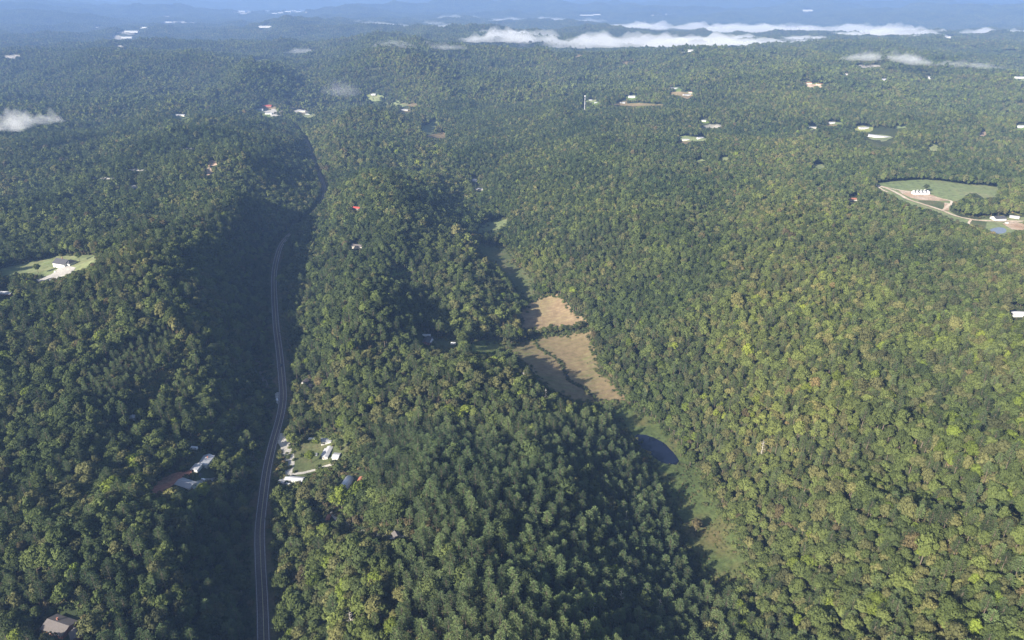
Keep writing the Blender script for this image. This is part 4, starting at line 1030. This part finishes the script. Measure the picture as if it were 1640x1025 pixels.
# colours by stand noise and place
cn = fbm(X/190, Y/190, 3, 55); u = 0.5 + (rng.random(n_) - 0.5)*0.75 + 0.62*cn
warm = np.where(rg == 2, 0.10 + 0.10*sstep(300, 900, py), np.where(rg == 1, 0.02, -0.07))
u = u + warm
col = np.where(u < 0.28, 1, np.where(u < 0.62, 0, np.where(u < 0.86, 2, np.where(u < 1.2, 0, 3))))
u2 = rng.random(n_); yl = fbm(X/60, Y/60, 2, 66)
col = np.where((u2 < 0.02 + 0.12*np.clip(yl, 0, 1)*sstep(350, 700, py)), 3, col)
col = np.where((u2 > 0.993 - 0.02*np.clip(-yl, 0, 1)), 4, col)
pcol = np.where(young | (rng.random(n_) < np.where((rg == 1) & (py > 690), 0.7, 0.35)), 1, 0)
rotz = rng.uniform(0, 6.283, n_)
shape = rng.integers(0, 1000, n_)
S = ok

def pick_ind(mask):
    a_, b_, dd = project(X, Y, Z + ht*0.75); size = ht*(F/dd)*np.where(pine, 0.75, 1.0)
    k = np.where(mask & S & (a_ > 4) & (a_ < 1636) & (b_ > 4) & (b_ < 1020))[0]
    return k[np.argsort(-size[k])][:300], a_, b_
indB, ax_, bx_ = pick_ind(~pine); indP, _, _ = pick_ind(pine)
isind = np.zeros(n_, bool); isind[indB] = True; isind[indP] = True

# crown colours for single trees come through object-level material slots
def make_tree(name, shapes, j, mat, loc, rz, s, label, cat, group):
    cr, tk = shapes
    r = empty(name, loc, rz); r.scale = s; tag(r, label, cat, group)
    c = bpy.data.objects.new('crown', cr); C.objects.link(c); c.parent = r
    c.material_slots[0].link = 'OBJECT'; c.material_slots[0].material = mat
    t_ = bpy.data.objects.new('trunk', tk); C.objects.link(t_); t_.parent = r
    return r
ORD = lambda k: '%d%s' % (k, 'th' if 10 <= k % 100 <= 20 else {1: 'st', 2: 'nd', 3: 'rd'}.get(k % 10, 'th'))
def label_set(idx, kind):
    zone = region(ax_[idx], bx_[idx]); band = ((1025 - bx_[idx])//26).astype(int); out = {}
    for z_ in (0, 1, 2):
        for bnd in np.unique(band):
            k = idx[(zone == z_) & (band == bnd)]
            k = k[np.argsort(ax_[k] if z_ else -ax_[k])]
            for q, i in enumerate(k):
                c_ = (PINE[pcol[i]][0] if pine[i] else FOL[col[i]][0])
                side = ['left of highway', 'right of highway', 'right of meadow'][z_]
                rowt = 'bottom row' if bnd == 0 else '%s row from bottom' % ORD(int(bnd) + 1)
                out[i] = '%s %s tree, %s %s %s, %s' % (c_, kind, ORD(q+1), kind, side, rowt)
    return out
LB = label_set(indB, 'broadleaf'); LP = label_set(indP, 'pine')
for i in indB:
    make_tree('broadleaf_tree', BL[shape[i] % NB], 0, FOL[col[i]][1], (X[i], Y[i], Z[i]), rotz[i], (sc[i], sc[i], sz[i]), LB[i], 'broadleaf tree', 'broadleaf trees of the near woods')
for i in indP:
    make_tree('pine_tree', PN[shape[i] % NP], 0, PINE[pcol[i]][1], (X[i], Y[i], Z[i]), rotz[i], (sc[i], sc[i], sc[i]), LP[i], 'pine tree', 'tall pines of the near woods')

rest = S & ~isind
near = rest & (d < 1150); midm = rest & (d >= 1150)
def inst_arrays(k, nbase, pbase, nshape, npine):
    pts = np.stack([X[k], Y[k], Z[k]], 1); rots = np.stack([rng.normal(0, .04, k.sum()), rng.normal(0, .04, k.sum()), rotz[k]], 1)
    s3 = np.stack([sc[k], sc[k], sz[k]*rng.uniform(.9, 1.12, k.sum())], 1)
    idx = np.where(pine[k], pbase + pcol[k]*npine + shape[k] % npine, col[k]*nshape + shape[k] % nshape)
    return pts, rots, s3, idx
o = scatter('near_forest', *inst_arrays(near & ~pine, 0, NEAR_PINE0, NB, NP), near_c); tag(o, 'mixed green and olive broadleaf forest covering the near slopes', 'forest', kind='stuff')
o = scatter('pine_forest', *inst_arrays(near & pine, 0, NEAR_PINE0, NB, NP), near_c); tag(o, 'feathery pines standing among the near woods', 'pine forest', kind='stuff')
o = scatter('mid_forest', *inst_arrays(midm, 0, MID_PINE0, 3, 2), mid_c); tag(o, 'dense mixed forest on the middle-distance ridges', 'forest', kind='stuff')

# far woods in patches laid on the slope
def far_wood(side, rmin, rmax, base, seed):
    rg_ = np.random.default_rng(seed); a = math.radians(46)
    xs = np.arange(-rmax*math.sin(a), rmax*math.sin(a), side*0.93); ys = np.arange(rmin*0.6, rmax, side*0.93)
    X_, Y_ = np.meshgrid(xs, ys); X_ = X_.ravel() + rg_.uniform(-.08, .08, X_.size)*side; Y_ = Y_.ravel() + rg_.uniform(-.08, .08, Y_.size)*side
    r = np.hypot(X_, Y_); k = (r > rmin) & (r < rmax) & (np.abs(np.arctan2(X_, Y_)) < a); X_, Y_ = X_[k], Y_[k]
    Z_ = height(X_, Y_); e = side*0.4
    gx = (height(X_+e, Y_) - height(X_-e, Y_))/(2*e); gy = (height(X_, Y_+e) - height(X_, Y_-e))/(2*e)
    hits = np.zeros(X_.size)
    for zz in (0, 9, 17):
        for ox in (-.42, 0, .42):
            for oy in (-.42, 0, .42):
                a_, b_, _d = project(X_+ox*side, Y_+oy*side, Z_+zz); hits += poly_hit(a_, b_)
    good = hits <= np.where(rg_.random(X_.size) < 0.12, 18, 6)
    dr, _ = seg_dist(X_, Y_, ROAD); good &= dr > side*0.45
    for kx, ky, kr in KEEP: good &= (X_-kx)**2 + (Y_-ky)**2 > (min(kr, 26) + side*0.12)**2
    X_, Y_, Z_, gx, gy = X_[good], Y_[good], Z_[good], gx[good], gy[good]; m_ = len(X_)
    q = rg_.integers(0, 4, m_)*math.pi/2
    # slope as euler: rotate about z first (quarter turns), then tilt about x and y
    ax = np.arctan(gy); ay = -np.arctan(gx)
    # local tilt must be expressed after the quarter turn
    c_, s_ = np.cos(q), np.sin(q)
    lx = gx*c_ + gy*s_; ly = -gx*s_ + gy*c_
    rots = np.stack([np.arctan(ly), -np.arctan(lx*np.cos(np.arctan(ly))), q], 1)
    sv = np.stack([np.ones(m_), np.ones(m_), rg_.uniform(0.92, 1.12, m_)], 1)
    return np.stack([X_, Y_, Z_ - 0.5], 1), rots, sv, base + rg_.integers(0, 5, m_)
o = scatter('far_forest', *far_wood(30.0, R_NEAR, 5600, 0, 8), far_c); tag(o, 'far forest fading blue on the ridges behind the valley', 'forest', kind='stuff')
o = scatter('distant_forest', *far_wood(62.0, 5600, 15500, 5, 9), far_c); tag(o, 'distant blue forest on hills near the fog', 'forest', kind='stuff')
print('trees', int(near.sum()), int(midm.sum()), 'individual', len(indB), len(indP))

# ------------------------------------------------------------------ single trees that stand out
SINGLE = [(548,812,3,1.5,'broad yellow-green tree, leftmost of the big three below the arched barn'),(580,806,3,1.55,'broad yellow-green tree, middle of the big three below the arched barn'),
          (566,834,0,1.2,'rounded green tree in front of the big three below the arched barn'),(612,818,0,1.45,'tall green tree right of the big yellow-green trees'),(636,832,0,1.4,'round green tree above the grey-roofed cabin'),(605,790,0,1.3,'green tree right of the rusty-roofed shed'),
          (508,713,3,0.7,'small yellow-green tree on the lawn between caravan and carport building'),(499,738,3,0.8,'small yellow-green tree on the lawn left of the mobile home'),(546,718,1,0.8,'small dark tree right of the carport building'),
          (1482,303,1,0.9,'lone dark tree in the pasture behind the long white barn'),(1090,728,0,0.75,'small round tree on the far bank of the pond'),(1105,742,0,0.95,'round green tree at the right end of the pond'),(1114,848,4,0.8,'rusty bush-like tree alone in the wet meadow'),
          (62,434,1,0.8,'dark tree at the left end of the country house lawn'),(128,415,1,0.8,'dark tree behind the country house wing'),(455,440,0,0.9,'slim green tree beside the upper highway'),(855,466,1,1.0,'dark tree at the top left corner of the hay field')]
SINGLE += [(1536+5.6*k, 333 - 7*math.sin(k*0.5) + 5*(k % 2), [0, 1, 2][k % 3], 1.0, 'tree %s from the left in the small grove above the farm house' % ORD(k+1)) for k in range(12)]
for q, (a, b_, c_, s_, lb) in enumerate(SINGLE):
    x, y, z = at(a, b_ + 4)
    make_tree('solitary_tree', BL[q % NB], 0, FOL[c_][1], (x, y, z), q*1.3, (s_*1.05, s_*1.05, s_*(0.9 if s_ > 1.2 else 1)), lb, 'tree', 'trees of the small grove by the farm' if 'grove' in lb else None)
hp = [(838,541),(848,541),(857,539),(866,537),(874,536),(882,535),(890,534),(898,533),(906,532),(914,531),(921,530),(928,528),(934,526)]
for q, (a, b_) in enumerate(hp):
    x, y, z = at(a + random.uniform(-1, 1), b_)
    s_ = 0.62 + 0.12*random.random() + (0.22 if q in (0, 1, 11) else 0)
    make_tree('hedgerow_tree', BL[(q*5) % NB], 0, FOL[[1, 2, 0, 2][q % 4]][1], (x, y, z), q*2.1, (s_, s_, s_*0.85), '%s tree, %s from the left in the hedgerow between the two dry fields' % (FOL[[1, 2, 0, 2][q % 4]][0], ORD(q+1)), 'tree', 'trees of the hedgerow between the dry fields')

# dead trees
def dead_tree_mesh(seed):
    rg_ = np.random.default_rng(seed); b = MB(); H_ = rg_.uniform(20, 25)
    b.tube((0, 0, -1), (0.2, 0.1, H_*0.6), 0.42, 0.26, 7); b.tube((0.2, 0.1, H_*0.6), (0, 0.3, H_), 0.26, 0.05, 6); Bn = MB()
    for k in range(26):
        z0 = H_*rg_.uniform(0.35, 0.97); a = k*2.4; l_ = (1 - z0/H_)*5.5 + 0.8
        m0 = (l_*0.5*math.cos(a), l_*0.5*math.sin(a), z0 + l_*0.1); e0 = (l_*math.cos(a+.2), l_*math.sin(a+.2), z0 + l_*rg_.uniform(0.1, 0.5))
        Bn.tube((0.1, 0.1, z0), m0, 0.11, 0.08, 4); Bn.tube(m0, e0, 0.08, 0.03, 4)
        Bn.tube(m0, (m0[0]*1.5-e0[1]*.2, m0[1]*1.5+e0[0]*.2, m0[2]+.9), 0.06, 0.02, 3)
    return b, Bn
DEAD = [(1053,985,'tall bleached dead pine near the bottom right corner of the pine hill'),(992,978,'thin bleached dead pine left of the tallest dead pine'),(950,980,'bleached dead trunk among pines at the lower middle of the pine hill'),
        (1001,842,'pale dead conifer on the shaded side of the pine hill'),(873,642,'pale dead tree below the grazed field'),(838,614,'pale dead tree on the hill left of the grazed field'),(1217,730,'bare grey tree at the meadow-side edge of the right slope'),(565,1012,'bleached dead tree at the bottom of the wood right of the dark gully')]
for q, (a, b_, lb) in enumerate(DEAD):
    x, y, z = at(a, b_ + 8); r = empty('dead_tree', (x, y, z), q); tag(r, lb, 'dead tree', 'dead trees standing in the woods')
    b, Bn = dead_tree_mesh(600+q); b.build('trunk', M['dead'], r); Bn.build('branch', M['dead'], r)

# brush along the creek, forest edges and scrub on the wet meadow
def bush_model(name, seed, mat, coll):
    rg_ = np.random.default_rng(seed); V, Fq = leaf_quads(rg_, [np.array([rg_.uniform(-.8, .8), rg_.uniform(-.8, .8), 0.7]) for _ in range(4)], [1.0]*4, 26, 0.34, 0.9, -0.2)
    o_ = bpy.data.objects.new(name, mesh_data(name, V, Fq, [mat])); coll.objects.link(o_)
bc = bpy.data.collections.new('bush_models')
for k, mt in enumerate([FOL[1][1], FOL[2][1], FOL[0][1], FOL[4][1]]): bush_model('b%03d' % k, 700+k, mt, bc)
def bushes(name, xs, ys, smin, smax, pk, label):
    zs = height(xs, ys); m_ = len(xs); s_ = rng.uniform(smin, smax, m_)
    o_ = scatter(name, np.stack([xs, ys, zs], 1), np.stack([np.zeros(m_), np.zeros(m_), rng.uniform(0, 6.28, m_)], 1), np.stack([s_, s_, s_*rng.uniform(.7, 1.3, m_)], 1), rng.choice(pk, m_), bc)
    tag(o_, label, 'brush', kind='stuff')
q = np.interp(rng.uniform(0, 1, 260), np.linspace(0, 1, len(ck)), np.arange(len(ck)))
bx = np.interp(q, np.arange(len(ck)), ck[:, 0]) + rng.normal(0, 1.6, 260); by = np.interp(q, np.arange(len(ck)), ck[:, 1]) + rng.normal(0, 2.2, 260)
bushes('creek_brush', bx[:190], by[:190], 0.5, 1.4, [0, 0, 1], 'dark brush lining the winding creek in the grazed field')
e1, e2 = [], []
for p in FIELDS[:9]:
    x_, y_, z_ = hit(p[:, 0], p[:, 1]); 
    for k in range(5): e1.append(x_ + rng.normal(0, 4, len(x_))); e2.append(y_ + rng.normal(0, 4, len(x_)))
e1 = np.concatenate(e1); e2 = np.concatenate(e2); dr, _ = seg_dist(e1, e2, ROAD); dk = dr > 9
bushes('edge_brush', e1[dk], e2[dk], 0.6, 2.0, [0, 1, 2, 2], 'low bushes along the edges of the fields and lawns')
rx = rng.uniform(0, 1, 2600); ry_ = rng.uniform(0, 1, 2600)
ii = (rx*(len(ROAD)-1)).astype(int); bx = ROAD[ii, 0] + (rng.choice([-1, 1], 2600)*rng.uniform(8.5, 15, 2600)); by = ROAD[ii, 1] + rng.normal(0, 30, 2600)
dr, _ = seg_dist(bx, by, ROAD); a_, b_, _d = project(bx, by, height(bx, by)); dk = (dr > 8) & ~poly_hit(a_, b_)
bushes('roadside_brush', bx[dk], by[dk], 0.6, 2.2, [0, 1, 2, 0], 'scrubby growth between the highway verge and the woods')
ux = rng.uniform(-1, 1, 90000); uy = rng.uniform(150, 1250, 90000); ux = ux*uy*1.05
du, _ = seg_dist(ux, uy, ROAD); a_, b_, _d = project(ux, uy, height(ux, uy)); dk = (du > 9) & (a_ > -80) & (a_ < 1720)
bad = np.zeros(len(ux), bool)
for p in FIELDS[:NFIELD]: bad |= in_poly(a_, b_, p)
for kx, ky, kr in KEEP: bad |= (ux-kx)**2 + (uy-ky)**2 < (kr - 1)**2
dk &= ~bad
bushes('undergrowth', ux[dk], uy[dk], 0.8, 2.4, [0, 0, 1, 2, 3], 'shrubby undergrowth between and beneath the forest trees')
mp_ = CLEAR[2]; mx = rng.uniform(mp_[:, 0].min(), mp_[:, 0].max(), 2600); my = rng.uniform(740, 940, 2600); k = in_poly(mx, my, mp_); mx, my = mx[k], my[k]
dens = (vnoise(mx/25, my/25, 5) > -0.05); x_, y_, z_ = hit(mx[dens], my[dens])
bushes('meadow_scrub', x_, y_, 0.25, 0.8, [2, 1, 3, 0], 'low scrub and tall weeds patching the wet meadow')

# ------------------------------------------------------------------ fog and haze
def vol_mat(name, dens, color):
    m_, t_ = new_mat(name); pv = N(t_, "ShaderNodeVolumePrincipled"); pv.inputs['Density'].default_value = dens; pv.inputs['Color'].default_value = (*color, 1)
    pv.inputs['Anisotropy'].default_value = 0.0
    o_ = N(t_, "ShaderNodeOutputMaterial"); L(t_, pv.outputs[0], o_.inputs['Volume']); return m_
def fog(pts, width, thick, dens, label, seed, z, lump=0.6, scale=180.0, frag=0.0, group='fog banks and wisps in the valleys'):
    """pts: photo pixels; the bank lies along them at height z"""
    P_ = smooth_line([(*plane_at(a, b_, z), z) for a, b_ in pts], 4) if len(pts) > 1 else np.array([(*plane_at(pts[0][0]-1, pts[0][1], z), z), (*plane_at(pts[0][0]+1, pts[0][1], z), z)])
    x0, x1 = P_[:, 0].min()-width, P_[:, 0].max()+width; y0, y1 = P_[:, 1].min()-width, P_[:, 1].max()+width
    zo = z - 20
    for _ in range(3):
        z = float(np.percentile(height(P_[:, 0], P_[:, 1]), 55)) + zo
        P_ = smooth_line([(*plane_at(a, b_, z + thick*0.4), z) for a, b_ in pts], 4)
    x0, x1 = P_[:, 0].min()-width, P_[:, 0].max()+width; y0, y1 = P_[:, 1].min()-width, P_[:, 1].max()+width
    cell = max(6.0, min(scale/9, (x1-x0)/60)); nx = min(260, int((x1-x0)/cell)+2); ny = min(200, int((y1-y0)/cell)+2)
    X_, Y_ = np.meshgrid(np.linspace(x0, x1, nx), np.linspace(y0, y1, ny)); dd, _ = seg_dist(X_, Y_, P_)
    env = 1 - (dd/width)**2 + lump*(fbm(X_/scale, Y_/(scale*0.7), 6, seed)) - frag
    th = thick*np.clip(env, 0, 1.6)**0.9*(1 + 0.5*fbm(X_/scale*3.1, Y_/scale*3.1, 3, seed+50))
    ok_ = th > 0; i = np.arange(nx*ny).reshape(ny, nx)
    cel = ok_[:-1, :-1] | ok_[1:, :-1] | ok_[:-1, 1:] | ok_[1:, 1:]
    a_, b_, c_, d_ = i[:-1, :-1][cel], i[:-1, 1:][cel], i[1:, 1:][cel], i[1:, :-1][cel]
    V = np.concatenate([np.stack([X_.ravel(), Y_.ravel(), z + th.ravel()], 1), np.stack([X_.ravel(), Y_.ravel(), z - 0.22*th.ravel()], 1)]); m_ = nx*ny
    Fs = list(map(tuple, np.stack([a_, b_, c_, d_], 1))) + list(map(tuple, np.stack([d_, c_, b_, a_], 1) + m_))
    bm = bmesh.new(); vs = [bm.verts.new(v) for v in V]
    for f in Fs: bm.faces.new([vs[k] for k in f])
    bmesh.ops.delete(bm, geom=[v for v in bm.verts if not v.link_faces], context='VERTS')
    bmesh.ops.remove_doubles(bm, verts=bm.verts[:], dist=0.01)
    me = bpy.data.meshes.new('fog_bank'); bm.to_mesh(me); bm.free(); me.materials.append(vol_mat('fog', dens, (0.98, 0.985, 1.0)))
    o_ = bpy.data.objects.new('fog_bank', me); C.objects.link(o_); tag(o_, label, 'fog', group, 'stuff')
FOGS = [
 ([(772,60),(800,56),(830,60)], 200, 60, .014, 'white fog curling over the far ridge top left of the long bank', 40),
 ([(850,64),(920,66),(1000,65),(1080,68),(1160,68)], 360, 70, .014, 'left half of the long white fog bank behind the ridge', 20),
 ([(1150,66),(1240,66),(1320,64),(1400,59),(1450,57)], 470, 56, .016, 'thickest middle of the long white fog bank behind the ridge', 20),
 ([(1430,56),(1520,54),(1600,55),(1720,56)], 430, 90, .014, 'right end of the long white fog bank by the far hill', 20),
 ([(990,40),(1060,42),(1140,43),(1200,47),(1260,46)], 430, 60, .010, 'upper thin fog bank above the long one', 90),
 ([(1300,43),(1360,46),(1400,48)], 500, 70, .006, 'short wisp of fog right of the upper bank', 80),
 ([(1375,92),(1410,88),(1450,92),(1475,99)], 70, 26, .009, 'small fog cloud on the near side of the long bank at right', 60),
 ([(1515,103),(1550,102),(1575,106)], 70, 18, .007, 'faint fog wisp right of the small fog cloud', 50),
 ([(-10,197),(20,196),(45,190),(68,188)], 50, 38, .022, 'bright fog puff over woods at the left frame edge', 90),
 ([(540,138),(552,143)], 60, 50, .003, 'thin rising mist wisp above the hazy pastures', 40),
 ([(560,37),(600,39),(620,42)], 300, 36, .004, 'faint streak of fog in haze left of centre', 30),
 ([(620,28),(640,29)], 220, 50, .005, 'small fog tuft high in the haze left of centre', 30),
 ([(688,24),(705,25)], 240, 60, .005, 'small fog tuft right of the first high one', 30),
 ([(722,28),(745,28)], 220, 60, .005, 'small fog tuft furthest right of the high three', 30),
 ([(695,38),(715,44)], 200, 40, .004, 'pair-like fog tuft above the centre ridge', 30),
 ([(690,72),(715,74)], 110, 26, .007, 'little fog tuft just behind the round hill', 40),
 ([(640,72),(630,70)], 90, 26, .005, 'tiny fog tuft left of the one behind the round hill', 40),
 ([(478,82),(490,80)], 90, 22, .006, 'tiny fog tuft left of the hill in the upper left haze', 40),
 ([(800,31),(860,31),(900,32)], 380, 40, .004, 'thin fog streak in the haze above the ridge', 20),
 ([(940,33),(960,33)], 300, 40, .004, 'short thin streak right of the other high streak', 20)]
for q, (pts, wd, tk_, dn, lb, zz) in enumerate(FOGS):
    fog(pts, wd, tk_*0.85, dn*0.42, lb, 800+q, zz, lump=1.5, scale=wd*0.6, frag=0.25)
# the air: one closed box round everything
hb = MB(); hb.box(-48000, 48000, -3000, 52000, -420, 1300); hz = hb.build('haze', vol_mat('haze', HAZE_DENSITY, HAZE_COLOR)); tag(hz, kind='stuff')
zmin = min(v.co.z for v in bpy.data.objects['terrain'].data.vertices); zmax = max(v.co.z for v in bpy.data.objects['terrain'].data.vertices)
for v in hz.data.vertices: v.co.z = zmin - 1 if v.co.z < 0 else max(zmax, CAMZ) + 15
print('terrain z', zmin, zmax)
